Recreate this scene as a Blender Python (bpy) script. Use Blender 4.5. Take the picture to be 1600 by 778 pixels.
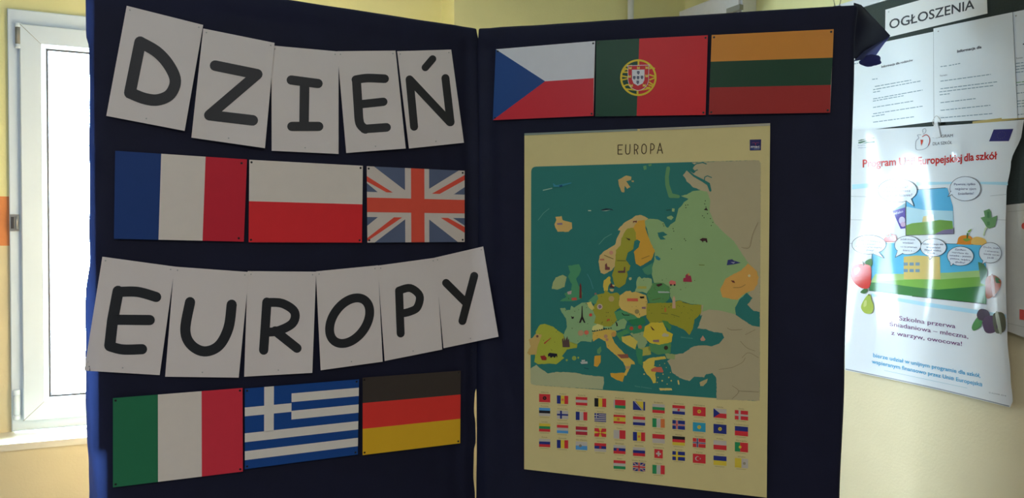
import bpy, bmesh, math, random
from mathutils import Vector, Matrix, noise
from mathutils.geometry import tessellate_polygon

for o in list(bpy.data.objects):
    bpy.data.objects.remove(o)
random.seed(7)
SC = bpy.context.scene
COL = SC.collection

# ------------------------------------------------------------------ camera
F = 1155.0
PITCH = math.atan(28.0 / F)
ROLL = 0.006
CAM = Vector((0, 0, 1.5))
cam_d = bpy.data.cameras.new('camera')
cam_d.sensor_width = 36.0
cam_d.lens = F / 1600.0 * 36.0
cam_d.clip_start = 0.02
cam = bpy.data.objects.new('camera', cam_d)
COL.objects.link(cam)
MR = (Matrix.Rotation(math.pi / 2 - PITCH, 4, 'X') @ Matrix.Rotation(ROLL, 4, 'Z'))
cam.matrix_world = Matrix.Translation(CAM) @ MR
SC.camera = cam
# ------------------------------------------------------------------ light, sky, exposure
SKY = 132.0
FILL_W = 25.5
EXPOSURE = 0.0
SC.view_settings.view_transform = 'Standard'
SC.view_settings.look = 'None'
SC.view_settings.exposure = EXPOSURE
SC.view_settings.gamma = 1.0
SC.view_settings.use_curve_mapping = False
W = bpy.data.worlds.new('overcast_sky')
SC.world = W
W.use_nodes = True
nt = W.node_tree
nt.nodes.clear()
wo = nt.nodes.new('ShaderNodeOutputWorld')
bg = nt.nodes.new('ShaderNodeBackground')
bg.inputs['Strength'].default_value = SKY
tc = nt.nodes.new('ShaderNodeTexCoord')
sx = nt.nodes.new('ShaderNodeSeparateXYZ')
cr = nt.nodes.new('ShaderNodeValToRGB')
cr.color_ramp.elements[0].position = 0.45
cr.color_ramp.elements[0].color = (0.48, 0.62, 0.72, 1)
cr.color_ramp.elements[1].position = 0.6
cr.color_ramp.elements[1].color = (0.72, 0.89, 1.03, 1)
mm = nt.nodes.new('ShaderNodeMath'); mm.operation = 'MULTIPLY_ADD'
mm.inputs[1].default_value = 0.5; mm.inputs[2].default_value = 0.5
nt.links.new(tc.outputs['Generated'], sx.inputs[0])
nt.links.new(sx.outputs['Z'], mm.inputs[0])
nt.links.new(mm.outputs[0], cr.inputs[0])
nt.links.new(cr.outputs[0], bg.inputs['Color'])
nt.links.new(bg.outputs[0], wo.inputs['Surface'])

# ------------------------------------------------------------------ geometry of the place
def ray(px, py):
    return (MR.to_3x3() @ Vector(((px - 800) / F, -(py - 389) / F, -1.0)))

class Plane:
    """vertical plane: horizontal direction d, normal n towards the room, p0 a point on it"""
    def __init__(s, p0, d, n):
        s.p0, s.d, s.n = Vector(p0), Vector(d).normalized(), Vector(n).normalized()
    def t(s, px, py, off=0.0):
        r = ray(px, py)
        return ((s.p0 + s.n * off - CAM).dot(s.n)) / r.dot(s.n)
    def pt(s, px, py, off=0.0):
        return CAM + ray(px, py) * s.t(px, py, off)
    def sz(s, px, py, off=0.0):
        p = s.pt(px, py, off)
        return ((p - s.p0).dot(s.d), p.z)
    def w(s, a, z, off=0.0):
        p = s.p0 + s.d * a + s.n * off
        return Vector((p.x, p.y, z))

def vplane(y0, tan):
    """plane crossing x=0 at depth y0, y = y0 + x*tan"""
    d = Vector((1, tan, 0)).normalized()
    n = Vector((d.y, -d.x, 0))
    return Plane((0, y0, 0), d, n)

HY = 2.2
HX = (747 - 800) / F * HY
PL = Plane((HX, HY, 0), (-1, -0.43, 0), (0.43, -1, 0))      # left display panel, direction leaves the hinge
PR = Plane((HX, HY, 0), (1, -0.315, 0), (-0.315, -1, 0))    # right display panel
PA = vplane(2.95, 0.42)                                     # back of the window niche
NICHE = 0.15
PF = Plane(PA.p0 + PA.n * NICHE, PA.d, PA.n)                 # front face of the window wall
PW = vplane(4.28, -1.86)                                     # right wall
PW.n = Vector((-PW.d.y, PW.d.x, 0)) if False else PW.n
if PW.n.dot(Vector((-1, -1, 0))) < 0: PW.n = -PW.n
if PF.n.y > 0: PF.n = -PF.n; PA.n = -PA.n
PB = Plane(PW.p0 + PW.n * 0.02, PW.d, PW.n)                  # face of the notice board

def board(px, py, off=0.0):
    a = PL.t(px, py, off); b = PR.t(px, py, off)
    if abs(px - 747) < 60:      # soft crease at the hinge
        k = 0.02
        h = max(0.0, k - abs(a - b)) / k
        t = min(a, b) - h * h * k * 0.25
    else:
        t = min(a, b)
    return CAM + ray(px, py) * t

# ------------------------------------------------------------------ materials
def lin(c):
    c /= 255.0
    return c / 12.92 if c <= 0.04045 else ((c + 0.055) / 1.055) ** 2.4
def obs(r, g, b, k=0.46):
    return tuple(min(0.88, lin(v) / k) for v in (r, g, b))
MATS = {}
def mat(name, col, rough=0.6, metal=0.0, spec=0.5, noise_amt=0.06, scale=60.0, bump=0.0, sheen=0.0, coat=0.0, coat_r=0.1, trans=0.0, aniso=None):
    if name in MATS: return MATS[name]
    m = bpy.data.materials.new(name); m.use_nodes = True
    t = m.node_tree; b = t.nodes['Principled BSDF']
    b.inputs['Roughness'].default_value = rough
    b.inputs['Metallic'].default_value = metal
    b.inputs['Specular IOR Level'].default_value = spec
    b.inputs['Sheen Weight'].default_value = sheen
    b.inputs['Coat Weight'].default_value = coat
    b.inputs['Coat Roughness'].default_value = coat_r
    if trans: b.inputs['Transmission Weight'].default_value = trans
    tcn = t.nodes.new('ShaderNodeTexCoord')
    nz = t.nodes.new('ShaderNodeTexNoise')
    nz.inputs['Scale'].default_value = scale
    nz.inputs['Detail'].default_value = 4.0
    t.links.new(tcn.outputs['Object'], nz.inputs['Vector'])
    mx = t.nodes.new('ShaderNodeMix'); mx.data_type = 'RGBA'
    mx.inputs[6].default_value = (*[c * (1 - noise_amt) for c in col], 1)
    mx.inputs[7].default_value = (*[min(1, c * (1 + noise_amt)) for c in col], 1)
    t.links.new(nz.outputs['Fac'], mx.inputs[0])
    t.links.new(mx.outputs[2], b.inputs['Base Color'])
    if bump:
        bp = t.nodes.new('ShaderNodeBump')
        bp.inputs['Strength'].default_value = bump
        bp.inputs['Distance'].default_value = 0.002
        t.links.new(nz.outputs['Fac'], bp.inputs['Height'])
        t.links.new(bp.outputs[0], b.inputs['Normal'])
    MATS[name] = m
    return m
INKS = {}
def ink(c, rough=0.45, k=0.46, coat=0.0):
    """printed colour, given as the sRGB seen on the dim front of the display"""
    key = (c, rough, k, coat)
    if key not in INKS:
        INKS[key] = mat('ink_%d' % len(INKS), obs(*c, k=k), rough=rough, noise_amt=0.03, scale=30, coat=coat, spec=0.22)
    return INKS[key]

# ------------------------------------------------------------------ object helpers
def link(o, parent=None):
    COL.objects.link(o)
    if parent is not None: o.parent = parent
    return o
def rootloc(p):
    v = Vector((0, 0, 0))
    while p is not None:
        v += p.location; p = p.parent
    return v
def tag(o, label=None, cat=None, group=None, kind=None):
    if label: o['label'] = label
    if cat: o['category'] = cat
    if group: o['group'] = group
    if kind: o['kind'] = kind
    return o
def thing(name, loc, label, cat, group=None):
    o = bpy.data.objects.new(name, None)
    o.empty_display_size = 0.05
    o.location = loc
    link(o)
    return tag(o, label, cat, group)

class MB:
    """collects faces in world space, builds ONE mesh object"""
    def __init__(s): s.v, s.f, s.m, s.mats, s.sm, s.k = [], [], [], [], [], 0
    def nxt(s, lay):
        """ink pieces that overlap get their own hair-thin level"""
        s.k = (s.k + 1) % 9
        return lay + s.k * 2.2e-5
    def mi(s, m):
        if m not in s.mats: s.mats.append(m)
        return s.mats.index(m)
    def add(s, verts, faces, m, smooth=False):
        o = len(s.v); s.v += [Vector(v) for v in verts]
        i = s.mi(m)
        for f in faces:
            s.f.append([a + o for a in f]); s.m.append(i); s.sm.append(smooth)
    def grid(s, P, m, smooth=True):
        nr, nc = len(P), len(P[0])
        vs = [p for row in P for p in row]
        fs = [(r * nc + c, r * nc + c + 1, (r + 1) * nc + c + 1, (r + 1) * nc + c) for r in range(nr - 1) for c in range(nc - 1)]
        s.add(vs, fs, m, smooth)
    def box(s, pl, a0, a1, z0, z1, o0, o1, m):
        """box in a wall's frame: along a, height z, offset o from the wall face"""
        vs = [pl.w(a, z, o) for o in (o0, o1) for z in (z0, z1) for a in (a0, a1)]
        s.add(vs, [(0, 1, 3, 2), (4, 6, 7, 5), (0, 4, 5, 1), (2, 3, 7, 6), (0, 2, 6, 4), (1, 5, 7, 3)], m)
    def wbox(s, lo, hi, m):
        x0, y0, z0 = lo; x1, y1, z1 = hi
        vs = [(x, y, z) for y in (y0, y1) for z in (z0, z1) for x in (x0, x1)]
        s.add(vs, [(0, 1, 3, 2), (4, 6, 7, 5), (0, 4, 5, 1), (2, 3, 7, 6), (0, 2, 6, 4), (1, 5, 7, 3)], m)
    def tube(s, pts, r, m, n=10, cap=True):
        pts = [Vector(p) for p in pts]; rings = []
        for i, p in enumerate(pts):
            d = (pts[min(i + 1, len(pts) - 1)] - pts[max(i - 1, 0)]).normalized()
            up = Vector((0, 0, 1)) if abs(d.z) < 0.9 else Vector((1, 0, 0))
            a = d.cross(up).normalized(); b = d.cross(a)
            rr = r[i] if isinstance(r, (list, tuple)) else r
            rings.append([p + (a * math.cos(2 * math.pi * k / n) + b * math.sin(2 * math.pi * k / n)) * rr for k in range(n)])
        o = [v for R in rings for v in R]
        fs = [(i * n + k, i * n + (k + 1) % n, (i + 1) * n + (k + 1) % n, (i + 1) * n + k) for i in range(len(pts) - 1) for k in range(n)]
        if cap: fs += [tuple(range(n))[::-1], tuple((len(pts) - 1) * n + k for k in range(n))]
        s.add(o, fs, m, True)
    # ---- prints: 2D shapes laid on a surface
    def poly(s, pts, surf, lay, m, step=None):
        pts = [p for i, p in enumerate(pts) if i == 0 or (abs(p[0] - pts[i - 1][0]) + abs(p[1] - pts[i - 1][1])) > 1e-4]
        tris = tessellate_polygon([[Vector((x, y, 0)) for x, y in pts]])
        if not step:
            s.add([surf(x, y, lay) for x, y in pts], [tuple(t) for t in tris], m, False)
            return
        bm = bmesh.new()
        vs = [bm.verts.new((x, y, 0)) for x, y in pts]
        for t in tris:
            try: bm.faces.new([vs[i] for i in t])
            except ValueError: pass
        xs = [p[0] for p in pts]; ys = [p[1] for p in pts]
        for ax, lo, hi in ((0, min(xs), max(xs)), (1, min(ys), max(ys))):
            k = math.ceil(lo / step) * step
            while k < hi:
                co = [0, 0, 0]; co[ax] = k; no = [0, 0, 0]; no[ax] = 1
                bmesh.ops.bisect_plane(bm, geom=bm.verts[:] + bm.edges[:] + bm.faces[:], plane_co=co, plane_no=no, dist=1e-5)
                k += step
        bm.verts.index_update()
        s.add([surf(v.co.x, v.co.y, lay) for v in bm.verts], [[v.index for v in f.verts] for f in bm.faces], m, True)
        bm.free()
    def stroke(s, pts, wd, surf, lay, m, cap=True, curve=False, closed=False):
        if curve: pts = catmull(pts, 6, closed)
        elif closed: pts = pts + [pts[0]]
        n = len(pts)
        ws = wd if isinstance(wd, (list, tuple)) else [wd] * n
        L, R = [], []
        for i in range(n):
            a = pts[max(i - 1, 0)]; b = pts[min(i + 1, n - 1)]
            if closed and i in (0, n - 1): a, b = pts[-2], pts[1]
            dx, dy = b[0] - a[0], b[1] - a[1]; l = math.hypot(dx, dy) or 1
            nx, ny = -dy / l * ws[i] / 2, dx / l * ws[i] / 2
            L.append((pts[i][0] + nx, pts[i][1] + ny)); R.append((pts[i][0] - nx, pts[i][1] - ny))
        if curve:
            lay_ = s.nxt(lay); vs = [surf(x, y, lay_) for x, y in L] + [surf(x, y, lay_) for x, y in R]
            s.add(vs, [(i, i + 1, n + i + 1, n + i) for i in range(n - 1)], m)
            ends = [] if closed else [0, n - 1]
        else:
            for i in range(n - 1):
                (x0, y0), (x1, y1) = pts[i], pts[i + 1]
                l = math.hypot(x1 - x0, y1 - y0) or 1
                k = max(1, int(l / 12))
                w0, w1 = ws[i] / 2, ws[i + 1] / 2
                nx, ny = -(y1 - y0) / l, (x1 - x0) / l
                vs = []; lay_ = s.nxt(lay)
                for j in range(k + 1):
                    t = j / k; x = x0 + (x1 - x0) * t; y = y0 + (y1 - y0) * t; w = w0 + (w1 - w0) * t
                    vs += [surf(x + nx * w, y + ny * w, lay_), surf(x - nx * w, y - ny * w, lay_)]
                s.add(vs, [(2 * j, 2 * j + 1, 2 * j + 3, 2 * j + 2) for j in range(k)], m)
            ends = range(n)
        if cap:
            for i in ends: s.disc(pts[i], ws[i] / 2, surf, s.nxt(lay), m, 14 if ws[i] > 3 else 6)
    def disc(s, c, r, surf, lay, m, n=16):
        rx, ry = r if isinstance(r, (list, tuple)) else (r, r)
        s.poly([(c[0] + rx * math.cos(2 * math.pi * k / n), c[1] + ry * math.sin(2 * math.pi * k / n)) for k in range(n)], surf, lay, m)
    def text(s, body, p0, p1, h, surf, lay, m, up=None, bold=0.0, shear=0.0):
        me, wdt = text_mesh(body, bold)
        ex = ((p1[0] - p0[0]) / wdt, (p1[1] - p0[1]) / wdt)
        u = up if up else (0, -1)
        sc = h / 0.72
        s.add([surf(p0[0] + ex[0] * v[0] + u[0] * sc * v[1], p0[1] + ex[1] * v[0] + u[1] * sc * v[1], lay) for v in me[0]], me[1], m)
    def build(s, name, parent=None, **kw):
        me = bpy.data.meshes.new(name)
        loc = rootloc(parent) if parent is not None else None
        if loc is None:
            lo = Vector([min(v[i] for v in s.v) for i in range(3)]); hi = Vector([max(v[i] for v in s.v) for i in range(3)])
            loc = Vector(((lo.x + hi.x) / 2, (lo.y + hi.y) / 2, lo.z))
            oloc = loc
        else:
            oloc = Vector((0, 0, 0))
        me.from_pydata([v - loc for v in s.v], [], s.f)
        for m in s.mats: me.materials.append(m)
        me.polygons.foreach_set('material_index', s.m)
        me.polygons.foreach_set('use_smooth', s.sm)
        me.update()
        o = bpy.data.objects.new(name, me); o.location = oloc
        link(o, parent)
        return tag(o, **kw)

def catmull(P, n=6, closed=False):
    out = []; N = len(P)
    rng = range(N) if closed else range(N - 1)
    for i in rng:
        if closed: a, b, c, d = P[i - 1], P[i], P[(i + 1) % N], P[(i + 2) % N]
        else: a, b, c, d = P[max(i - 1, 0)], P[i], P[i + 1], P[min(i + 2, N - 1)]
        for k in range(n):
            t = k / n
            out.append(tuple(0.5 * (2 * b[j] + (c[j] - a[j]) * t + (2 * a[j] - 5 * b[j] + 4 * c[j] - d[j]) * t * t + (3 * b[j] - a[j] - 3 * c[j] + d[j]) * t ** 3) for j in (0, 1)))
    out.append(P[0] if closed else P[-1])
    return out
_txt = {}
def text_mesh(body, bold):
    key = (body, bold)
    if key not in _txt:
        cu = bpy.data.curves.new('t', 'FONT'); cu.body = body; cu.size = 1.0; cu.offset = bold
        cu.resolution_u = 3
        o = bpy.data.objects.new('t', cu); COL.objects.link(o)
        dg = bpy.context.evaluated_depsgraph_get(); dg.update()
        me = bpy.data.meshes.new_from_object(o.evaluated_get(dg))
        vs = [(v.co.x, v.co.y) for v in me.vertices]; fs = [tuple(p.vertices) for p in me.polygons]
        bpy.data.objects.remove(o); bpy.data.curves.remove(cu); bpy.data.meshes.remove(me)
        x0 = min(v[0] for v in vs); x1 = max(v[0] for v in vs)
        _txt[key] = (([(x - x0, y) for x, y in vs], fs), x1 - x0)
    return _txt[key]
def bil(q, u, v):
    (a, b, c, d) = q   # TL TR BR BL
    return ((a[0] * (1 - u) + b[0] * u) * (1 - v) + (d[0] * (1 - u) + c[0] * u) * v,
            (a[1] * (1 - u) + b[1] * u) * (1 - v) + (d[1] * (1 - u) + c[1] * u) * v)
def interp(tab, x):
    if x <= tab[0][0]: return tab[0][1]
    for (a, va), (b, vb) in zip(tab, tab[1:]):
        if x <= b: 
            t = (x - a) / (b - a); t = t * t * (3 - 2 * t)
            return va + (vb - va) * t
    return tab[-1][1]
def jag(pts, amp=0.5, step=2.6):
    out = []; n = len(pts)
    for i in range(n):
        (x0, y0), (x1, y1) = pts[i], pts[(i + 1) % n]
        l = math.hypot(x1 - x0, y1 - y0); k = max(1, int(l / step))
        for j in range(k):
            t = j / k
            a = amp if j else 0
            out.append((x0 + (x1 - x0) * t + random.uniform(-a, a), y0 + (y1 - y0) * t + random.uniform(-a, a)))
    return out

def sheet_mesh(mb, quad, surf, m, nu=10, nv=10, th=0.0004, edge=None):
    top = [[surf(*bil(quad, u / nu, v / nv), 0.0) for u in range(nu + 1)] for v in range(nv + 1)]
    bot = [[surf(*bil(quad, u / nu, v / nv), -th) for u in range(nu + 1)] for v in range(nv + 1)]
    mb.grid(top, m)
    mb.grid([r[::-1] for r in bot], m)
    for a, b in ((top[0], bot[0]), (top[-1], bot[-1]), ([r[0] for r in top], [r[0] for r in bot]), ([r[-1] for r in top], [r[-1] for r in bot])):
        mb.grid([a, b], edge or m, False)

# ------------------------------------------------------------------ the setting
def wall_mat(name, flip=1):
    """painted plaster: yellow above, an orange band, ochre dado below (paint by height)"""
    m = bpy.data.materials.new(name); m.use_nodes = True
    t = m.node_tree; b = t.nodes['Principled BSDF']; b.inputs['Roughness'].default_value = 0.55
    b.inputs['Specular IOR Level'].default_value = 0.35
    g = t.nodes.new('ShaderNodeNewGeometry'); sp = t.nodes.new('ShaderNodeSeparateXYZ')
    t.links.new(g.outputs['Position'], sp.inputs[0])
    mr = t.nodes.new('ShaderNodeMapRange'); mr.inputs['From Min'].default_value = 1.0; mr.inputs['From Max'].default_value = 2.0
    t.links.new(sp.outputs['Z'], mr.inputs['Value'])
    r = t.nodes.new('ShaderNodeValToRGB'); r.color_ramp.interpolation = 'CONSTANT'
    e = r.color_ramp.elements
    zlo = PA.pt(5, 384).z - 1.0; zhi = PA.pt(5, 307).z - 1.0
    e[0].position = 0; e[0].color = (0.75, 0.65, 0.41, 1)
    e[1].position = zhi; e[1].color = (0.86, 0.82, 0.42, 1)
    q = e.new(zlo); q.color = (0.75, 0.27, 0.09, 1)
    t.links.new(mr.outputs[0], r.inputs[0])
    nz = t.nodes.new('ShaderNodeTexNoise'); nz.inputs['Scale'].default_value = 9; nz.inputs['Detail'].default_value = 8
    t.links.new(g.outputs['Position'], nz.inputs['Vector'])
    mx = t.nodes.new('ShaderNodeMix'); mx.data_type = 'RGBA'; mx.blend_type = 'MULTIPLY'; mx.inputs[0].default_value = 1
    r2 = t.nodes.new('ShaderNodeValToRGB'); r2.color_ramp.elements[0].color = (0.9, 0.9, 0.88, 1); r2.color_ramp.elements[1].color = (1, 1, 1, 1)
    t.links.new(nz.outputs['Fac'], r2.inputs[0]); t.links.new(r.outputs[0], mx.inputs[6]); t.links.new(r2.outputs[0], mx.inputs[7])
    t.links.new(mx.outputs[2], b.inputs['Base Color'])
    n2 = t.nodes.new('ShaderNodeTexNoise'); n2.inputs['Scale'].default_value = 140
    t.links.new(g.outputs['Position'], n2.inputs['Vector'])
    bp = t.nodes.new('ShaderNodeBump'); bp.inputs['Strength'].default_value = 0.15; bp.inputs['Distance'].default_value = 0.003
    t.links.new(n2.outputs['Fac'], bp.inputs['Height']); t.links.new(bp.outputs[0], b.inputs['Normal'])
    return m
M_WALL = wall_mat('painted_plaster')
M_CEIL = mat('ceiling_white', (0.60, 0.60, 0.60), rough=0.8)
M_WHITEW = mat('white_plaster', (0.46, 0.46, 0.47), rough=0.7)
M_FLOOR = mat('floor_vinyl', (0.20, 0.20, 0.20), rough=0.5, scale=4, noise_amt=0.2)
M_SILL = mat('sill_cream', (0.74, 0.70, 0.56), rough=0.4)
M_PVC = mat('window_pvc', (0.70, 0.81, 0.92), rough=0.3, noise_amt=0.01)
M_GASKET = mat('gasket_dark', (0.05, 0.05, 0.06), rough=0.6)
M_METAL = mat('zinc_metal', (0.5, 0.5, 0.48), rough=0.35, metal=0.9)
M_GREYP = mat('grey_plastic', (0.28, 0.28, 0.25), rough=0.45)

H = 3.1
YB = -4.0
XL = -4.2
# window opening in PA frame
WA0, _ = PA.sz(15.5, 300)
WA1, _ = PA.sz(400, 300)
WZ1 = PA.pt(17, 15).z
WZ0 = PA.pt(14, 673).z
SILLZ = WZ0 - 0.004
# left extent of window wall
A_L = (XL - PA.p0.x) / PA.d.x
# corner with the right wall (front plane of window wall meets right wall), both as lines
def meet(p, q):
    # p.p0 + a p.d == q.p0 + b q.d
    M = Matrix(((p.d.x, -q.d.x), (p.d.y, -q.d.y)))
    s_ = M.inverted() @ Vector((q.p0.x - p.p0.x, q.p0.y - p.p0.y))
    return s_[0], s_[1]
REC = 0.06
PWr = Plane(PW.p0 - PW.n * REC, PW.d, PW.n)            # the part of the right wall nearer the corner is set back
aC, bC = meet(PF, PWr)
nR = PA.sz(690, 100)[0]                                # right end of the niche
wb = MB()
wb.box(PF, A_L - 0.4, aC + 0.1, 0, SILLZ - 0.02, -0.5, 0, M_WALL)          # under the ledge
wb.box(PF, A_L - 0.4, aC + 0.1, 2.75, H, -0.5, 0, M_WALL)                  # lintel
wb.box(PF, nR, aC + 0.1, SILLZ - 0.02, 2.75, -0.5, 0, M_WALL)              # pier right of the niche
wb.box(PA, A_L - 0.4, WA0, SILLZ - 0.02, 2.75, -0.045, 0, M_WALL)
wb.box(PA, WA1, nR, SILLZ - 0.02, 2.75, -0.045, 0, M_WALL)
wb.box(PA, WA0, WA1, WZ1, 2.75, -0.045, 0, M_WALL)
wb.build('wall_back', kind='structure')
sl = MB(); sl.box(PA, A_L - 0.4, nR, SILLZ - 0.02, SILLZ, -0.05, NICHE + 0.004, M_SILL)
sl.build('window_ledge', kind='structure')
# right wall
xEnd = (YB - 0.3 - PW.p0.y) / PW.d.y
if True:
    b_far = bC
    bp_, _ = PW.sz(1207, 10)
    sgn = 1 if xEnd > b_far else -1
    wr = MB()
    lo, hi = sorted((b_far - sgn * 0.6, bp_)); wr.box(PW, lo, hi, 0, H, -0.3, -REC, M_WALL)
    lo, hi = sorted((bp_, xEnd)); wr.box(PW, lo, hi, 0, H, -0.3, 0, M_WALL)
    wr.build('wall_right', kind='structure')
pB = PW.w(xEnd, 0)
w_ = MB(); w_.wbox((XL - 0.2, YB - 0.3, 0), (XL, PF.p0.y + (XL - PF.p0.x) * 0.42 + 0.1, H), M_WHITEW); w_.build('wall_left', kind='structure')
w_ = MB(); w_.wbox((XL, YB - 0.3, 0), (5.2, YB, H), M_WHITEW); w_.build('wall_front', kind='structure')
def slab(z0, z1, m):
    """floor or ceiling that follows the plan of the room"""
    q = [Vector((XL, YB - 0.1, 0)), PA.w((XL - PA.p0.x) / PA.d.x, 0, -0.02), PA.w(aC + 0.05, 0, -0.02), PWr.w(bC - 0.1, 0, -0.1), PW.w(xEnd, 0, -0.1)]
    vs = [(v.x, v.y, z) for z in (z0, z1) for v in q]; n = len(q)
    mb = MB(); mb.add(vs, [tuple(range(n))[::-1], tuple(range(n, 2 * n))] + [(i, (i + 1) % n, n + (i + 1) % n, n + i) for i in range(n)], m)
    return mb
slab(-0.2, 0, M_FLOOR).build('floor', kind='structure')
slab(H, H + 0.2, M_CEIL).build('ceiling', kind='structure')

# window ------------------------------------------------
win = bpy.data.objects.new('window_1', None); win.location = PA.w((WA0 + WA1) / 2, WZ0); link(win); win['kind'] = 'structure'
def ring(mb, a0, a1, z0, z1, prof, m):
    """mitred frame; prof = [(inset, offset), ...] from the outer edge inwards"""
    P = []
    for ins, off in prof:
        P.append([PA.w(a0 + ins, z0 + ins, off), PA.w(a1 - ins, z0 + ins, off), PA.w(a1 - ins, z1 - ins, off), PA.w(a0 + ins, z1 - ins, off), PA.w(a0 + ins, z0 + ins, off)])
    mb.grid(P, m, False)
sA0 = PA.sz(32.5, 300, 0.03)[0]; sZ1 = PA.pt(36, 36.5, 0.035).z; sZ0 = PA.pt(30, 659, 0.035).z
mid = (WA0 + WA1) / 2
f = MB()
fw = sA0 - WA0 + 0.012
ring(f, WA0, WA1, WZ0, WZ1, [(0, -0.03), (0, 0.012), (0.003, 0.015), (fw - 0.004, 0.015), (fw, 0.010), (fw, -0.04)], M_PVC)
f.build('window_frame', win)
def mitres(mb, a0, a1, z0, z1, i0, i1, off):
    for (a, z, sa, sz_) in ((a0, z0, 1, 1), (a0, z1, 1, -1), (a1, z0, -1, 1), (a1, z1, -1, -1)):
        p = PA.w(a + sa * i0, z + sz_ * i0, off); q = PA.w(a + sa * i1, z + sz_ * i1, off)
        mb.tube([p, q], 0.0007, M_GREYP, 4)
gl = bpy.data.materials.new('window_glass'); gl.use_nodes = True
t = gl.node_tree; t.nodes.clear(); go = t.nodes.new('ShaderNodeOutputMaterial'); mxs = t.nodes.new('ShaderNodeMixShader')
tr = t.nodes.new('ShaderNodeBsdfTransparent'); gs = t.nodes.new('ShaderNodeBsdfGlossy'); gs.inputs['Roughness'].default_value = 0.01
fr = t.nodes.new('ShaderNodeFresnel'); fr.inputs['IOR'].default_value = 1.45
tr.inputs['Color'].default_value = (0.95, 0.97, 0.97, 1)
t.links.new(fr.outputs[0], mxs.inputs[0]); t.links.new(tr.outputs[0], mxs.inputs[1]); t.links.new(gs.outputs[0], mxs.inputs[2]); t.links.new(mxs.outputs[0], go.inputs['Surface'])
gA = PA.sz(75, 300, 0.035)[0]
gw = gA - sA0
for (a0, a1) in ((sA0, WA1 - (sA0 - WA0)),):
    s_ = MB()
    ring(s_, a0, a1, sZ0, sZ1, [(0, -0.02), (0, 0.031), (0.004, 0.035), (gw * 0.80, 0.035), (gw * 0.82, 0.031), (gw * 0.97, 0.022), (gw, 0.012), (gw, -0.01)], M_PVC)
    mitres(s_, a0, a1, sZ0, sZ1, 0.002, gw * 0.8, 0.035)
    so = s_.build('sash', win)
    g_ = MB(); ring(g_, a0 + gw * 0.97, a1 - gw * 0.97, sZ0 + gw * 0.97, sZ1 - gw * 0.97, [(-0.002, 0.0236), (0.0035, 0.0215), (0.0045, 0.005)], M_GASKET)
    g_.build('gasket', so)
    g_ = MB(); g_.add([PA.w(a0 + gw, sZ0 + gw, 0.004), PA.w(a1 - gw, sZ0 + gw, 0.004), PA.w(a1 - gw, sZ1 - gw, 0.004), PA.w(a0 + gw, sZ1 - gw, 0.004)], [(0, 1, 2, 3)], gl)
    g_.build('window_glass', so)
def hinge_part(pxx, y0, y1, r, m, caps, nm='hinge'):
    h = MB(); a = PA.pt(pxx, y0, 0.028); b = PA.pt(pxx - (y1 - y0) * 0.004, y1, 0.028); b.x, b.y = a.x, a.y
    ln = (a - b); n = 9
    h.tube([b + ln * 0.17, b + ln * 0.83], r, m, 14)
    h.tube([b, b + ln * 0.02, b + ln * 0.17], [r * 0.8, r * 1.1, r * 1.1], caps, 14)
    h.tube([b + ln * 0.83, b + ln * 0.98, a], [r * 1.1, r * 1.1, r * 0.8], caps, 14)
    h.build(nm, win)
hinge_part(28.5, 36, 76, 0.0085, M_GREYP, M_PVC)
hinge_part(26.0, 609, 656, 0.009, M_PVC, M_PVC)
k_ = MB()
a, z = PA.sz(22.5, 348, 0.02)
k_.box(PA, a - 0.012, a + 0.012, z - 0.026, z + 0.026, 0.015, 0.022, M_METAL)
k_.tube([PA.w(a - 0.004, z - 0.018, 0.024), PA.w(a - 0.004, z + 0.018, 0.024)], 0.004, M_GASKET, 8)
k_.tube([PA.w(a + 0.007, z - 0.02, 0.024), PA.w(a + 0.007, z + 0.02, 0.024)], 0.003, M_METAL, 8)
k_.build('latch_keep', win)
# daylight portal over the opening (guides sampling of the sky, gives no light of its own)
pd = bpy.data.lights.new('window_portal', 'AREA'); pd.shape = 'RECTANGLE'
pd.size = WA1 - WA0; pd.size_y = WZ1 - WZ0; pd.cycles.is_portal = True
po = bpy.data.objects.new('window_portal', pd); link(po)
po.location = PA.w(mid, (WZ0 + WZ1) / 2, -0.08)
po.rotation_euler = PA.n.to_track_quat('-Z', 'Z').to_euler()

# heating pipe in the corner
M_PIPE = mat('pipe_white', (0.78, 0.78, 0.76), rough=0.35)
p_ = MB(); pp = PF.pt(985.5, 10, 0.03)
p_.tube([(pp.x, pp.y, 0.001), (pp.x, pp.y, H - 0.001)], 0.0125, M_PIPE, 16)
p_.build('heating_pipe', label='white heating pipe running up the yellow wall behind the right panel', cat='pipe')
# cabinet behind the panel, with grey latch
ct = PWr.pt(1063, 18, 0.08)
zc = PWr.pt(1105, 0.0, 0.08).z
a0 = PWr.sz(1059, 18, 0.08)[0]; a1 = PWr.sz(1157, 5, 0.08)[0]
lo, hi = sorted((a0, a1))
M_CAB = mat('cabinet_white', (0.74, 0.74, 0.76), rough=0.4)
cab = thing('wall_cabinet', PWr.w((lo + hi) / 2, zc - 0.55), 'white metal wall cabinet showing above the right cloth panel', 'cabinet')
c = MB(); c.box(PWr, lo, hi, zc - 0.55, zc, 0.001, 0.07, M_CAB); c.build('body', cab)
c = MB(); c.box(PWr, lo + 0.01, hi - 0.01, zc - 0.54, zc - 0.004, 0.0715, 0.08, M_CAB); dr = c.build('door', cab)
ha, hz = PWr.sz(1149, 13, 0.09)
c = MB(); c.box(PWr, ha - 0.035, ha + 0.03, hz - 0.012, hz + 0.006, 0.081, 0.1, M_GREYP); c.build('latch', dr)
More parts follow.
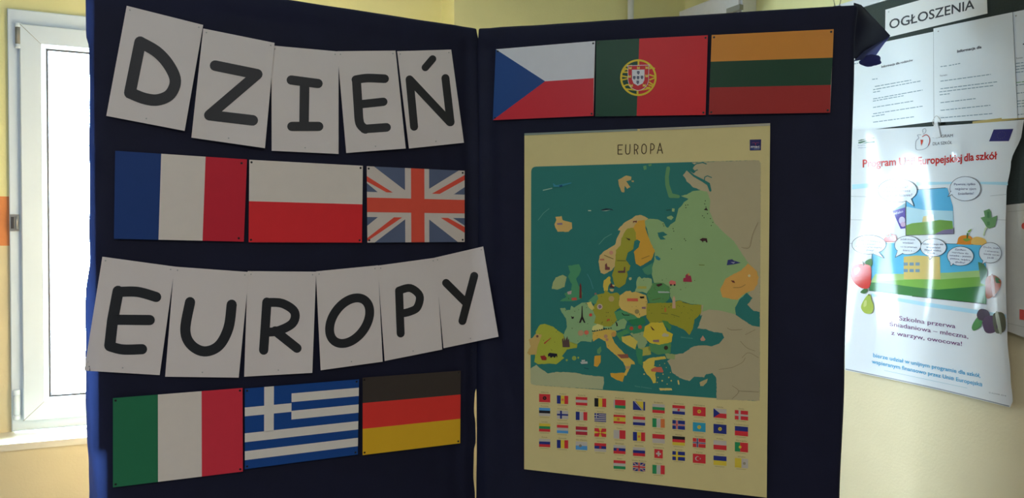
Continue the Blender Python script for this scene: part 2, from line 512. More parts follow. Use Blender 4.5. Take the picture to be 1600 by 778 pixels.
# thin cable hanging on the wall
c = MB(); q = PWr.pt(1061, 8, 0.004)
c.tube([Vector((q.x, q.y, 2.3)), Vector((q.x, q.y, 2.75)), Vector((q.x, q.y, H - 0.002))], 0.0035, mat('cable_brown', (0.12, 0.08, 0.03), rough=0.5), 8)
c.build('wall_cable', label='thin dark cable running up the wall left of the white cabinet', cat='cable')

# ------------------------------------------------------------------ fill lamps added on the ceiling, unseen behind the camera
M_DIFF = bpy.data.materials.new('fill_diffuser'); M_DIFF.use_nodes = True
b = M_DIFF.node_tree.nodes['Principled BSDF']; b.inputs['Emission Color'].default_value = (1, 0.97, 0.92, 1); b.inputs['Emission Strength'].default_value = 2.0
FILL_LAMPS = [(-1.3, -1.3), (0.9, -1.3)]
for i, (lx, ly) in enumerate(FILL_LAMPS):
    lt = thing('added_fill_lamp', (lx, ly, H), 'added unseen ceiling fill lamp near the %s wall behind the viewer' % ('left', 'right')[i], 'lamp')
    c = MB(); c.wbox((lx - 0.62, ly - 0.17, H - 0.07), (lx + 0.62, ly + 0.17, H), M_CAB); c.build('housing', lt)
    c = MB(); c.wbox((lx - 0.6, ly - 0.15, H - 0.078), (lx + 0.6, ly + 0.15, H - 0.071), M_DIFF); c.build('diffuser', lt)
    ld = bpy.data.lights.new('fill_light', 'AREA'); ld.shape = 'RECTANGLE'; ld.size = 1.2; ld.size_y = 0.3; ld.energy = FILL_W
    ld.color = (1.0, 0.94, 0.93)
    lo_ = bpy.data.objects.new('fill_light', ld); lo_.location = (0, 0, -0.085); link(lo_, lt)

# ------------------------------------------------------------------ folding display screen under cloth
M_WOOD = mat('screen_wood', (0.35, 0.22, 0.11), rough=0.6, scale=12, noise_amt=0.25)
def cloth_mat(name, col):
    m = mat(name, col, rough=0.62, noise_amt=0.22, scale=14, sheen=0.0, spec=0.25)
    t = m.node_tree; b = t.nodes['Principled BSDF']
    b.inputs['Sheen Weight'].default_value = 0.06; b.inputs['Sheen Roughness'].default_value = 0.4
    b.inputs['Sheen Tint'].default_value = (0.35, 0.4, 0.9, 1)
    tcn = t.nodes.new('ShaderNodeTexCoord'); w1 = t.nodes.new('ShaderNodeTexNoise'); w1.inputs['Scale'].default_value = 700
    bp = t.nodes.new('ShaderNodeBump'); bp.inputs['Strength'].default_value = 0.12; bp.inputs['Distance'].default_value = 0.0006
    t.links.new(tcn.outputs['Object'], w1.inputs['Vector']); t.links.new(w1.outputs['Fac'], bp.inputs['Height']); t.links.new(bp.outputs[0], b.inputs['Normal'])
    return m
def backlit(m, col, w):
    t = m.node_tree; o = t.nodes['Material Output']; b = t.nodes['Principled BSDF']
    tl = t.nodes.new('ShaderNodeBsdfTranslucent'); tl.inputs['Color'].default_value = (*col, 1)
    ad = t.nodes.new('ShaderNodeMixShader'); ad.inputs[0].default_value = w
    t.links.new(b.outputs[0], ad.inputs[1]); t.links.new(tl.outputs[0], ad.inputs[2]); t.links.new(ad.outputs[0], o.inputs['Surface'])
M_CLOTH = cloth_mat('navy_cloth', (0.013, 0.0145, 0.040))
backlit(M_CLOTH, (0.014, 0.025, 0.085), 0.2)
M_CLOTH_LIT = cloth_mat('navy_cloth_lit', (0.09, 0.10, 0.25)); backlit(M_CLOTH_LIT, (0.10, 0.12, 0.42), 0.6)  # same cloth, colour lightened to stand in for light on knot and underside
scr = thing('folding_screen', (HX, HY, 0), 'folding display screen standing under the navy cloth, mostly hidden', 'screen')
def zat(pl, px, py): return pl.pt(px, py).z
TOPL = [zat(PL, 745, 43), zat(PL, 465, 0)]
sL = PL.sz(135, 300)[0]; sR = PR.sz(1330, 300)[0]
zt_h = PL.pt(745, 43).z
def topz_L(s): 
    s1 = PL.sz(465, 0)[0]; z1 = PL.pt(465, 0).z
    return zt_h + (z1 - zt_h) * s / s1
zr0 = PR.pt(760, 42).z; zr1 = PR.pt(1340, 6).z; sr1 = PR.sz(1340, 6)[0]
def topz_R(s): return zr0 + (zr1 - zr0) * s / sr1
for pl, L in ((PL, sL), (PR, sR)):
    c = MB(); c.box(pl, 0.03, L - 0.016, 1.22, min(zt_h, zr1) - 0.03, -0.045, -0.022, M_WOOD)
    c.box(pl, 0.03, L - (0.019 if pl is PL else 0.016), 0.96, 1.22, -0.045, -0.022, M_WOOD)
    c.box(pl, 0.03, L - (0.036 if pl is PL else 0.016), 0.55, 0.96, -0.045, -0.022, M_WOOD); c.build('panel', scr)
    for a in (0.06, L - 0.08):
        c = MB(); c.box(pl, a - 0.02, a + 0.02, 0.0, 0.549, -0.055, -0.02, M_WOOD); c.build('leg', scr)

def s_of(pl, px, py): return pl.sz(px, py)[0]
def make_cloth(pl, inner, outer, topf, zbot, wr, name, label, drape=None):
    NZ, NS = 110, 96
    R = 0.012; RI = 0.004
    rows = []
    zt = topf(0.3)
    for j in range(-12, NZ + 1):
        # j<0: rows over the top edge
        row = []
        v = max(0, j) / NZ
        for i in range(-8, NS + 9):
            u = min(max(i, 0), NS) / NS
            # height first guess
            zz = topf(0.3 * 0 + u * 1.1) * (1 - v) + zbot * v
            # picture row of that point, to look up the hems
            def rowpx(z):
                p = pl.w(0.5 * (u * 1.1), z)
                q = MR.to_3x3().inverted() @ (p - CAM)
                return 389 - q.y / -q.z * F
            yy = rowpx(zz)
            si = s_of(pl, interp(inner, yy), yy); so = s_of(pl, interp(outer, yy), yy)
            s = si + (so - si) * u
            z = topf(s) * (1 - v) + zbot * v
            back = 0.0
            if i < 0:
                k = -i / 8; ang = min(k * 2, 1) * math.pi / 2
                s = si + RI - RI * math.sin(ang); back += RI * (1 - math.cos(ang)) + max(0, k - 0.5) * 0.03
            elif i > NS:
                k = (i - NS) / 8; ang = min(k * 2, 1) * math.pi / 2
                s = so - R + R * math.sin(ang); back += R * (1 - math.cos(ang)) + max(0, k - 0.5) * 0.12
            else:
                s = si + RI + (so - si - R - RI) * u
            if j < 0:
                k = -j / 12; ang = min(k * 2.4, 1) * math.pi / 2
                z = topf(s) - 0.010 + 0.010 * math.sin(ang) ; back += 0.010 * (1 - math.cos(ang)) + max(0, min(k - 0.42, 0.3)) * 0.09
                if k > 0.72: z -= (k - 0.72) * 0.3
            else:
                z -= 0.010 * (1 - v)
            ds = s - si; de = so - s
            d = wr(ds, de, z)
            if j < 3: d *= 0.4
            z += 0.0016 * noise.noise(Vector((s * 9, 3.3, 0))) * (1 - v)
            row.append(pl.w(s, z, -back + d))
        rows.append(row)
    mb = MB(); mb.grid(rows, M_CLOTH)
    return mb
def wrL(ds, de, z):
    n = noise.noise(Vector((ds * 5, z * 2.2, 1.7))) * 0.0035 + noise.noise(Vector((ds * 17, z * 4, 4))) * 0.0012 - 0.004
    h = math.exp(-ds / 0.05)
    n += h * (0.006 * math.sin(ds * 105 + (2.1 - z) * 3.2) - 0.006)
    # drape turned back along the lower left edge
    k = max(0.0, min(1.0, (1.19 - z) / 0.5))
    wdt = 0.010 + 0.030 * k
    if de < wdt and k > 0: n -= (wdt - de) * (1.2 + 1.2 * k + 0.7 * math.sin(z * 23 + de * 90)) * min(1, k * 4)
    if z < 1.9:
        n += -0.006 * max(0, 1 - de / 0.03) * (1 + math.sin(z * 31 + 2))
        n += 0.004 * math.sin(z * 60 + de * 40) * math.exp(-de / 0.02)
    return min(n, -0.0012)
def wrR(ds, de, z):
    n = noise.noise(Vector((ds * 4, z * 2, 9.7))) * 0.003 + noise.noise(Vector((ds * 15, z * 4, 4))) * 0.001 - 0.004
    h = math.exp(-ds / 0.045)
    n += h * (0.007 * math.sin(ds * 95 - (2.1 - z) * 2.5 + 1) - 0.006)
    # soft diagonal fold low on the right
    q = (de - 0.10) - (z - 1.0) * -0.0 - (1.15 - z) * 0.28
    n -= 0.006 * math.exp(-(q / 0.03) ** 2) * max(0, min(1, (1.25 - z) / 0.3))
    q2 = ds - 0.04 - (1.3 - z) * 0.28
    n -= 0.005 * math.exp(-(q2 / 0.02) ** 2) * max(0, min(1, (1.35 - z) / 0.2))
    return min(n, -0.0012)
inL = [(43, 746.3), (60, 749.5), (300, 750), (600, 748), (618, 744.5), (640, 743.6), (665, 746), (690, 746.5), (705, 743.6), (745, 743), (775, 745.5), (900, 744)]
outL = [(0, 132.5), (75, 133), (95, 138), (190, 137.5), (400, 138), (450, 131.5), (600, 130.5), (778, 131), (900, 130)]
inR = [(43, 747), (70, 744), (300, 742), (600, 740), (620, 741), (690, 741.5), (760, 741), (900, 740)]
outR = [(0, 1343), (90, 1336), (300, 1331), (560, 1321), (778, 1313), (900, 1311)]
c = make_cloth(PL, inL, outL, topz_L, 0.42, wrL, '', '')
cl = c.build('cloth', label='navy cloth draped over the left panel, behind the word cards', cat='cloth', group='navy cloths over the display panels')
c = make_cloth(PR, inR, outR, topz_R, 0.42, wrR, '', '')
cr_ = thing('cloth', (0.4, 2.05, 0.42), 'navy cloth draped over the right panel with a knotted corner', 'cloth', 'navy cloths over the display panels')
c.build('draped_cloth', cr_)
# corner of cloth pulled out to the right and knotted
def P3(px, py, y):
    r = ray(px, py); return CAM + r * (y / r.y)
def patch(mb, tl, tr, br, bl, m, n=10, bulge=0.01, seed=0):
    G = []
    for j in range(n + 1):
        row = []
        for i in range(n + 1):
            u, v = i / n, j / n
            p = (P3(*tl) * (1 - u) + P3(*tr) * u) * (1 - v) + (P3(*bl) * (1 - u) + P3(*br) * u) * v
            p = p + Vector((0, -1, 0)) * (bulge * math.sin(math.pi * u) * math.sin(math.pi * v) + 0.004 * noise.noise(Vector((u * 3, v * 3, seed))))
            row.append(p)
        G.append(row)
    mb.grid(G, m)
c = MB()
patch(c, (1334, 4, 1.900), (1345.5, 7.5, 1.93), (1391, 55.5, 2.02), (1331, 94, 1.912), M_CLOTH, bulge=0.012, seed=1)
patch(c, (1334, 4, 1.910), (1345.5, 7.5, 1.94), (1391, 55.5, 2.03), (1336, 94, 1.935), M_CLOTH, bulge=-0.02, seed=2)
c.build('pulled_corner', cr_)
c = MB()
patch(c, (1350, 80, 1.935), (1390.5, 56, 2.022), (1366, 90, 2.0), (1333, 96, 1.93), M_CLOTH_LIT, bulge=0.004, seed=3)
patch(c, (1388, 57, 2.015), (1390.8, 56, 2.03), (1384, 66, 2.02), (1377, 64, 2.0), M_CLOTH_LIT, bulge=0.006, seed=4)
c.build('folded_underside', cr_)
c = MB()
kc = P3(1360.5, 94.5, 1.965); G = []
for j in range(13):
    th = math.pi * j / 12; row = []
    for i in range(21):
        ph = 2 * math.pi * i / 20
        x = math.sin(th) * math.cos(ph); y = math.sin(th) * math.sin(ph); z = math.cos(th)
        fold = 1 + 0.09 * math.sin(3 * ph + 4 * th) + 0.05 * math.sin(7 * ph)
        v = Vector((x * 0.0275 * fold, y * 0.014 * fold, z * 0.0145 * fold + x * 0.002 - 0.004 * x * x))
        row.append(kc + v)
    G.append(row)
c.grid(G, M_CLOTH_LIT)
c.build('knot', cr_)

# binder clip on the top of the right panel
cp = PR.pt(1308, 8, -0.01)
cp.z -= 0.008
bc = thing('binder_clip', (cp.x, cp.y, cp.z - 0.003), 'small wire clip standing on the top right of the cloth', 'clip')
c = MB(); e = PR.d
c.add([Vector((cp.x, cp.y, cp.z)) + e * a + PR.n * o + Vector((0, 0, z)) for a in (-0.009, 0.009) for (o, z) in ((-0.006, -0.006), (0.006, -0.006), (0.001, 0.006), (-0.001, 0.006))],
      [(0, 1, 2, 3), (7, 6, 5, 4), (0, 4, 5, 1), (1, 5, 6, 2), (2, 6, 7, 3), (3, 7, 4, 0)], mat('clip_black', (0.03, 0.03, 0.03), rough=0.3)); c.build('body', bc)
for sd in (1, -1):
    c = MB(); q = Vector((cp.x, cp.y, cp.z))
    c.tube([q + e * -0.005 + Vector((0, 0, 0.005)), q + e * -0.010 + PR.n * (sd * 0.008) + Vector((0, 0, 0.026)), q + e * 0.010 + PR.n * (sd * 0.008) + Vector((0, 0, 0.026)), q + e * 0.005 + Vector((0, 0, 0.005))], 0.0009, mat('clip_wire', (0.6, 0.55, 0.4), rough=0.3, metal=0.8), 6)
    c.build('handle', bc)

# ------------------------------------------------------------------ sheets with the big letters
M_PAPER = mat('white_paper', obs(166, 158, 154), rough=0.55, noise_amt=0.015, scale=25, spec=0.3)
M_BLACK = mat('black_toner', (0.012, 0.014, 0.018), rough=0.42, noise_amt=0.1, scale=50)
M_PIN = mat('pin_black', (0.012, 0.012, 0.012), rough=0.35)
M_PINC = mat('pin_clear', (0.45, 0.42, 0.4), rough=0.3)
def sheet_surf(off, curl=None):
    def f(px, py, lay=0.0):
        o = off + (curl(px, py) if curl else 0.0)
        return board(px, py, o + lay)
    return f
def quad_base(surf, q):
    p = surf(*bil(q, 0.5, 1.0), 0.0); return p
def pin(parent, px, py, surf, r=0.0022, m=None, h=0.0012):
    c = MB(); n = 10
    base = surf(px, py, 0.0002); nrm = (PL.n if px < 747 else PR.n) if px < 1300 else PW.n
    if px > 1320: nrm = PW.n
    a = nrm.cross(Vector((0, 0, 1))).normalized(); b2 = Vector((0, 0, 1))
    vs = [base + (a * math.cos(2 * math.pi * k / n) + b2 * math.sin(2 * math.pi * k / n)) * r for k in range(n)]
    vs += [base + nrm * h + (a * math.cos(2 * math.pi * k / n) + b2 * math.sin(2 * math.pi * k / n)) * r * 0.75 for k in range(n)]
    c.add(vs, [(k, (k + 1) % n, n + (k + 1) % n, n + k) for k in range(n)] + [tuple(range(n, 2 * n))], m or M_PIN)
    c.build('pin', parent)

E1 = [('l', [(556, 124.5), (574, 122), (601, 123)], 13.5, True), ('l', [(557, 126), (559.5, 165), (562, 192), (571, 202)], 14, True), ('l', [(562, 163), (599, 159)], 13, False), ('l', [(569, 201.5), (604, 199)], 13.5, False)]
LET = [
 # name, quad, strokes, pins, curl seed
 ('D', [(198, 9), (317.5, 39), (288.5, 204.5), (166, 181)], [('l', [(219, 66), (203, 145)], 18.5, False), ('l', [(219, 66), (245, 81), (264, 102), (274, 126), (266, 147), (247, 156), (226, 154), (203, 145)], 18, True)]),
 ('Z', [(317.5, 44.5), (429, 67), (414, 231.5), (299, 215)], [('l', [(336, 102.5), (402, 116)], 16.5, False), ('l', [(402, 116), (327, 180)], 16.5, False), ('l', [(327, 180), (395, 188)], 16.5, False)]),
 ('I', [(424, 71), (529, 80.5), (529, 240.5), (424.5, 235.5)], [('l', [(455, 125), (497, 130.5)], 14.5, False), ('l', [(476, 128), (475, 197)], 15, False), ('l', [(456, 197.5), (498, 197.5)], 14.5, False)]),
 ('E', [(527, 80), (618, 79), (634, 232), (541, 239)], E1),
 ('Ń', [(620.5, 80), (705, 77.5), (725, 223), (639, 232)], [('l', [(640, 124), (647, 198)], 12.5, False), ('l', [(640, 124), (703, 191)], 12.5, False), ('l', [(704, 191), (696, 122)], 12.5, False), ('l', [(664.5, 105.5), (676, 92)], 11.5, False)]),
 ('E', [(160, 401), (273, 416.5), (249.5, 586), (131.5, 579)], [('l', [(186, 456), (215, 456), (244, 464)], 16, True), ('l', [(184.5, 455), (176, 500), (171.5, 540)], 17.5, False), ('l', [(171.5, 541), (192, 546), (222, 545.5)], 16, True), ('l', [(182, 499.5), (234, 500)], 16, False)]),
 ('U', [(272, 416.5), (389, 425), (373, 590), (258, 588.5)], [('l', [(297, 472), (289.5, 515), (298, 538), (319, 549), (342, 540), (357, 512), (362, 476)], 16, True)]),
 ('R', [(387, 423.5), (494, 424.5), (488, 582.5), (381.5, 588.5)], [('l', [(417, 472), (412, 547)], 14.5, False), ('l', [(417, 472.5), (441, 474), (460, 487), (457, 505), (434, 517), (414, 519)], 14, True), ('l', [(430, 517), (464, 544)], 14.5, False)]),
 ('O', [(493.5, 424), (590.5, 414.5), (598, 565), (501, 578.5)], [('o', (546.3, 501), (31, 36.5), 14)]),
 ('P', [(590, 415), (681, 402.5), (691, 546), (601, 564)], [('l', [(623.5, 454), (626, 521)], 12.5, False), ('l', [(623.5, 454), (641, 450), (655.5, 462), (652, 480), (640, 487), (626, 490)], 12.5, True)]),
 ('Y', [(679.5, 402.5), (755, 385), (779, 526), (693, 544)], [('l', [(697, 442), (727, 472)], 12.5, False), ('l', [(741, 431), (722.5, 501.5)], 12.5, False)]),
]
LBL = ['white card with large black letter D, first card of the top word', 'white card with large black letter Z in the top word', 'white card with large black letter I in the top word',
       'white card with black letter E between the I and N cards of the top word', 'white card with black letter Ń, accent above, at the top word end',
       'card with black letter E, left end of the lower word, curling at the edge', 'white card with large black letter U in the lower word', 'white card with large black letter R in the lower word',
       'white card with large black letter O in the lower word', 'white card with large black letter P in the lower word', 'white card with black letter Y crossing the fold between both panels']
for i, (nm, q, strokes) in enumerate(LET):
    off = (0.0052, 0.0064, 0.0042, 0.0054, 0.0040, 0.0040, 0.0052, 0.0040, 0.0055, 0.0040, 0.0056)[i]
    if i == 5:
        cf = lambda x, y: -0.022 * max(0.0, min(1.0, ((150 - x) + (y - 470) * 0.06) / 22.0)) ** 1.6 if y > 410 else 0.0
    elif i == 10:
        cf = lambda x, y: 0.006 * max(0, (x - 742) / 36.0) ** 2
    else:
        x0, y0 = q[2]
        cf = (lambda x0, y0, a: (lambda x, y: a * math.exp(-((x - x0) ** 2 + (y - y0) ** 2) / 2200.0)))(x0, y0, 0.006 if i % 2 else 0.003)
    sf = sheet_surf(off, cf)
    root = thing('letter_card', quad_base(sf, q), LBL[i], 'card', 'letter cards of the top word' if i < 5 else 'letter cards of the lower word')
    c = MB(); sheet_mesh(c, q, sf, M_PAPER, 16, 12); c.build('sheet', root)
    c = MB()
    for st in strokes:
        if st[0] == 'o':
            (cx, cy), (rx, ry), w = st[1], st[2], st[3]
            pts = []
            for k in range(20):
                a = 2 * math.pi * k / 20; x = rx * math.cos(a); y = ry * math.sin(a); th = math.radians(14)
                pts.append((cx + x * math.cos(th) - y * math.sin(th) * 1, cy + x * math.sin(th) * 0 + y * math.cos(th) - x * 0.12))
            c.stroke(pts, w, sf, 0.0004, M_BLACK, curve=True, closed=True)
        else:
            c.stroke(st[1], st[2], sf, 0.0004, M_BLACK, curve=st[3])
    c.build('printed_letter', root)
    for (u, v) in ((0.05, 0.03), (0.95, 0.03), (0.5, 0.955)):
        pin(root, *bil(q, u, v), sf, r=0.0018, m=M_PINC)

# ------------------------------------------------------------------ flags
def flag(q, label, draw, off=0.0045, pins=((0.02, 0.03), (0.98, 0.03), (0.98, 0.97), (0.02, 0.97)), base=(150, 142, 136)):
    sf = sheet_surf(off)
    root = thing('flag_print', quad_base(sf, q), label, 'flag', 'laminated flag prints on the display')
    c = MB(); sheet_mesh(c, q, sf, ink(base, 0.32), 4, 4, th=0.0005); c.build('sheet', root)
    c = MB(); draw(c, q, sf, root); c.build('printed_field', root)
    for u, v in pins: pin(root, *bil(q, u, v), sf, r=0.0030)
    return root
def quads(c, sf, q, specs, lay=0.0003):
    for uv, colr in specs: c.poly([bil(q, u, v) for u, v in uv], sf, lay, ink(colr, 0.32))
def rect(u0, v0, u1, v1): return [(u0, v0), (u1, v0), (u1, v1), (u0, v1)]
WHT = (168, 159, 150)
q = [(180, 235.5), (386, 249), (381, 377.5), (178, 373)]
flag(q, 'French flag print, blue white and red upright stripes', lambda c, q, s, r: quads(c, s, q, [([(0, 0), (0.349, 0), (0.343, 1), (0, 1)], (22, 44, 88)), ([(0.349, 0), (0.686, 0), (0.682, 1), (0.343, 1)], WHT), ([(0.686, 0), (1, 0), (1, 1), (0.682, 1)], (150, 28, 40))]), pins=((0.96, 0.05), (0.96, 0.96)))
q = [(389.5, 249.5), (567, 259), (565.5, 379), (388.5, 378.5)]
flag(q, 'Polish flag print, white above red, below the letter I card', lambda c, q, s, r: quads(c, s, q, [(rect(0, 0, 1, 0.502), WHT), (rect(0, 0.502, 1, 1), (168, 34, 38))]))
def uk(c, q, s, r):
    B = (68, 76, 96); R_ = (188, 62, 48)
    quads(c, s, q, [(rect(0, 0, 1, 1), (160, 150, 142))], 0.0002)
    for p in ([(.075, 0), (.39, 0), (.39, .30)], [(.637, 0), (.94, 0), (.637, .27)], [(.075, 1), (.39, 1), (.39, .69)], [(.637, 1), (.93, 1), (.637, .69)],
              [(0, .22), (0, .335), (.11, .335)], [(.89, .335), (1, .335), (1, .23)], [(0, .665), (.11, .665), (0, .78)], [(.88, .665), (1, .665), (1, .77)]):
        quads(c, s, q, [(p, B)], 0.0004)
    for p in ([(0, .13), (0, .20), (.20, .335), (.265, .335)], [(.665, .335), (1, .06), (1, .13), (.745, .335)], [(0, .94), (.275, .665), (.36, .665), (0, .87 + .06 + .05)],
              [(.755, .665), (.83, .665), (1, .79), (1, .87)]):
        quads(c, s, q, [(p, R_)], 0.0004)
    quads(c, s, q, [(rect(0, .41, 1, .60), R_)], 0.0006)
    quads(c, s, q, [(rect(.452, 0, .588, .41), R_), (rect(.452, .6, .588, 1), R_)], 0.0006)
q = [(573, 259.6), (726, 266.8), (726, 378), (574, 379)]
flag(q, 'British flag print with red and white crosses on grey blue', uk)
q = [(176.5, 622), (379, 606), (379.5, 736.6), (176.5, 761.5)]
flag(q, 'Italian flag print, green white and red upright stripes', lambda c, q, s, r: quads(c, s, q, [(rect(0, 0, .347, 1), (28, 84, 56)), (rect(.347, 0, .684, 1), WHT), (rect(.684, 0, 1, 1), (160, 38, 50))]))
def greece(c, q, s, r):
    B = (18, 52, 104); sp = [(rect(0, 0, 1, 1), B)]
    quads(c, s, q, sp, 0.0002)
    for k in range(4):
        u0 = .41 if k < 2 else 0
        quads(c, s, q, [(rect(u0, (2 * k + 1) / 9, 1, (2 * k + 2) / 9), (172, 164, 156))], 0.0004)
    quads(c, s, q, [(rect(0, .235, .41, .345), (172, 164, 156))], 0.0004)
    quads(c, s, q, [(rect(.17, 0, .255, .235), (172, 164, 156)), (rect(.17, .345, .255, .565), (172, 164, 156))], 0.0004)
q = [(382.5, 607), (561, 592.5), (559, 710), (382.5, 733)]
flag(q, 'Greek flag print, blue and white stripes with a cross', greece, base=(18, 52, 104))
def germany(c, q, s, r):
    quads(c, s, q, [(rect(0, 0, 1, .328), (46, 40, 36)), (rect(0, .328, 1, .662), (176, 42, 36)), (rect(0, .662, 1, 1), (188, 132, 28))])
q = [(566.6, 590), (720, 579), (719, 692.5), (566.6, 711)]
flag(q, 'German flag print, black red and gold level stripes', germany)
def czech(c, q, s, r):
    m = (851.8, 127); rm = (927.7, 122)
    for pts, col in (([q[0], q[1], rm, m], (166, 166, 168)), ([m, rm, q[2], q[3]], (156, 34, 42)), ([q[0], m, q[3]], (24, 54, 100))):
        c.poly(pts, s, 0.0003, ink(col, 0.32))
q = [(774.7, 77), (930, 64), (927.4, 181), (770, 187.7)]
flag(q, 'Czech flag print with a blue triangle on white and red', czech)
Q3 = lambda P: [(955 + x / 9.153, 80 + y / 9.153) for x, y in P]
def portugal(c, q, s, r):
    c.poly([q[0], (999, 60.3), (994.8, 181), q[3]], s, 0.0003, ink((20, 54, 38), 0.32))
    c.poly([(999, 60.3), q[1], q[2], (994.8, 181)], s, 0.0003, ink((158, 28, 32), 0.32))
    e = MB(); Y = ink((176, 148, 34), 0.32); RD = ink((156, 34, 36), 0.32); WH = ink((170, 168, 168), 0.32); BL = ink((32, 40, 66), 0.32)
    ring_ = [(388 + 246 * math.cos(a * math.pi / 12), 378 + 248 * math.sin(a * math.pi / 12)) for a in range(24)]
    e.stroke(Q3(ring_), 3.0, s, 0.0006, Y, curve=True, closed=True)
    for P in ([(390, 130), (390, 200)], [(377, 560), (377, 630)]): e.stroke(Q3(P), 2.8, s, 0.0006, Y, cap=False)
    for P in ([(185, 235), (245, 270)], [(160, 300), (240, 300)], [(140, 350), (240, 370)], [(150, 412), (240, 392)], [(175, 500), (245, 480), (300, 540)], [(215, 540), (390, 556), (560, 530)],
              [(200, 215), (300, 205)], [(545, 215), (625, 250)], [(545, 250), (600, 235)], [(545, 335), (640, 365)], [(545, 412), (640, 372)], [(540, 440), (600, 480)], [(530, 480), (590, 500)], [(500, 520), (560, 520)], [(165, 290), (225, 245)]):
        e.stroke(Q3(P), 2.2, s, 0.0006, Y, curve=len(P) > 2, cap=False)
    sh = catmull([(240, 205), (240, 330), (245, 440), (290, 520), (385, 562), (480, 520), (530, 440), (535, 330), (540, 200)], 4)
    e.poly(Q3(sh), s, 0.0009, RD); e.stroke(Q3([(225, 208), (550, 197)]), 0.9, s, 0.0011, WH)
    e.stroke(Q3(sh), 0.7, s, 0.0011, WH, cap=False)
    e.poly(Q3([(297, 265), (477, 262), (475, 410), (450, 460), (382, 495), (320, 460), (297, 400)]), s, 0.0011, WH)
    for x, y in ((387, 308), (330, 380), (384, 380), (440, 375), (380, 445)):
        e.poly(Q3([(x - 18, y - 24), (x + 18, y - 24), (x + 18, y + 8), (x, y + 27), (x - 18, y + 8)]), s, 0.0013, BL)
        for dx, dy in ((-7, -12), (7, -12), (0, -2), (-6, 8), (6, 8)): e.disc(Q3([(x + dx, y + dy)])[0], 0.35, s, 0.0015, WH, 6)
    for x, y in ((272, 240), (390, 237), (510, 234), (262, 360), (508, 352), (290, 490), (472, 487)):
        e.poly(Q3([(x - 20, y - 18), (x - 8, y - 18), (x - 8, y - 8), (x + 8, y - 8), (x + 8, y - 18), (x + 20, y - 18), (x + 20, y + 18), (x - 20, y + 18)]), s, 0.0012, ink((186, 150, 70), 0.32))
    e.build('printed_emblem', r)
q = [(931.6, 63.6), (1106, 55), (1102.4, 179.6), (930, 182)]
flag(q, 'Portuguese flag print, green and red with a shield emblem', portugal)
def lith(c, q, s, r):
    L = [q[0], (1110.5, 96.4), (1109, 136.8), q[3]]; R_ = [q[1], (1301, 90), (1298.3, 132.7), q[2]]
    for k, col in enumerate(((164, 106, 38), (20, 50, 32), (124, 32, 28))):
        c.poly([L[k], R_[k], R_[k + 1], L[k + 1]], s, 0.0003, ink(col, 0.32))
q = [(1112, 54.7), (1302.7, 45.6), (1297, 176), (1107.4, 179)]
flag(q, 'Lithuanian flag print, amber green and red, top right of the display', lith)

# ------------------------------------------------------------------ map poster
CRM = (167, 154, 106); GREYL = (142, 132, 102); SEA = (34, 92, 84)
mq = [(819.4, 208.6), (1203.4, 193), (1198, 777.5), (819, 733)]
ms = sheet_surf(0.0038, lambda x, y: 0.0)
mp = thing('map_poster', quad_base(ms, mq), 'cream wall map of Europe with rows of small flags below', 'poster')
c = MB(); sheet_mesh(c, mq, ms, ink(CRM, 0.5), 8, 8); c.build('sheet', mp)
A = lambda P: [(820 + x / 4.095, 240 + y / 4.095) for x, y in P]
Bc = lambda P: [(1000 + x / 4.095, 240 + y / 4.095) for x, y in P]
Cc = lambda P: [(820 + x / 3.89, 420 + y / 3.89) for x, y in P]
D = lambda P: [(1000 + x / 3.89, 420 + y / 3.89) for x, y in P]
G = lambda P: [(910 + x / 7.075, 330 + y / 7.075) for x, y in P]
K = lambda P: [(920 + x / 11.11, 430 + y / 11.11) for x, y in P]
c = MB()
def rr(corners, r):
    out = []
    n = 4
    for i in range(4):
        p = Vector(corners[i]); a = (Vector(corners[i - 1]) - p).normalized(); b_ = (Vector(corners[(i + 1) % 4]) - p).normalized()
        for k in range(n + 1):
            t = k / n
            out.append(tuple(p + a * r * (1 - t) ** 2 + b_ * r * t ** 2))
    return out
FR = [(830, 260.5), (1188.5, 250), (1187, 627), (829, 601)]
c.poly(rr(FR, 8), ms, 0.0003, ink(SEA, 0.5))
c.build('printed_sea', mp)
land = MB()
GRN = (116, 140, 92); LG = (122, 144, 96); OLV = (128, 124, 38); TAN = (164, 140, 88); ORA = (176, 128, 42); DGR = (48, 108, 72); MGR = (78, 118, 76); YEL = (180, 148, 56)
def L_(pts, col, lay, amp=0.45): land.poly(jag(pts, amp) if amp else pts, ms, lay, ink(col, 0.5))
l1, l2, l3, l4, l5 = 0.0005, 0.0007, 0.0009, 0.0011, 0.0013
# grey lands
L_(Bc([(330, 57), (352, 75), (338, 95), (356, 115), (345, 126), (303, 105), (274, 140), (290, 158), (298, 178), (322, 196), (340, 216), (385, 232), (400, 600)]) + [(1096, 480)] +
   D([(370, 270), (355, 350), (300, 490), (250, 515), (215, 520), (190, 545), (165, 560), (185, 590), (195, 630), (240, 662), (300, 682), (330, 655), (390, 660), (402, 640), (440, 632), (462, 660), (466, 700), (465, 795)])
   + [(1187, 626), (1188.5, 256), (1186, 250.6), (1180, 250.3)], GREYL, l1)
L_(Cc([(36, 606), (70, 582), (90, 602), (140, 636), (200, 626), (300, 630), (370, 645), (440, 652), (478, 655), (482, 690), (474, 733), (60, 706), (40, 700), (35, 690)]), (140, 142, 106), l1)
L_(D([(362, 690), (412, 668), (405, 692), (385, 712), (366, 712)]), (146, 134, 92), l1)
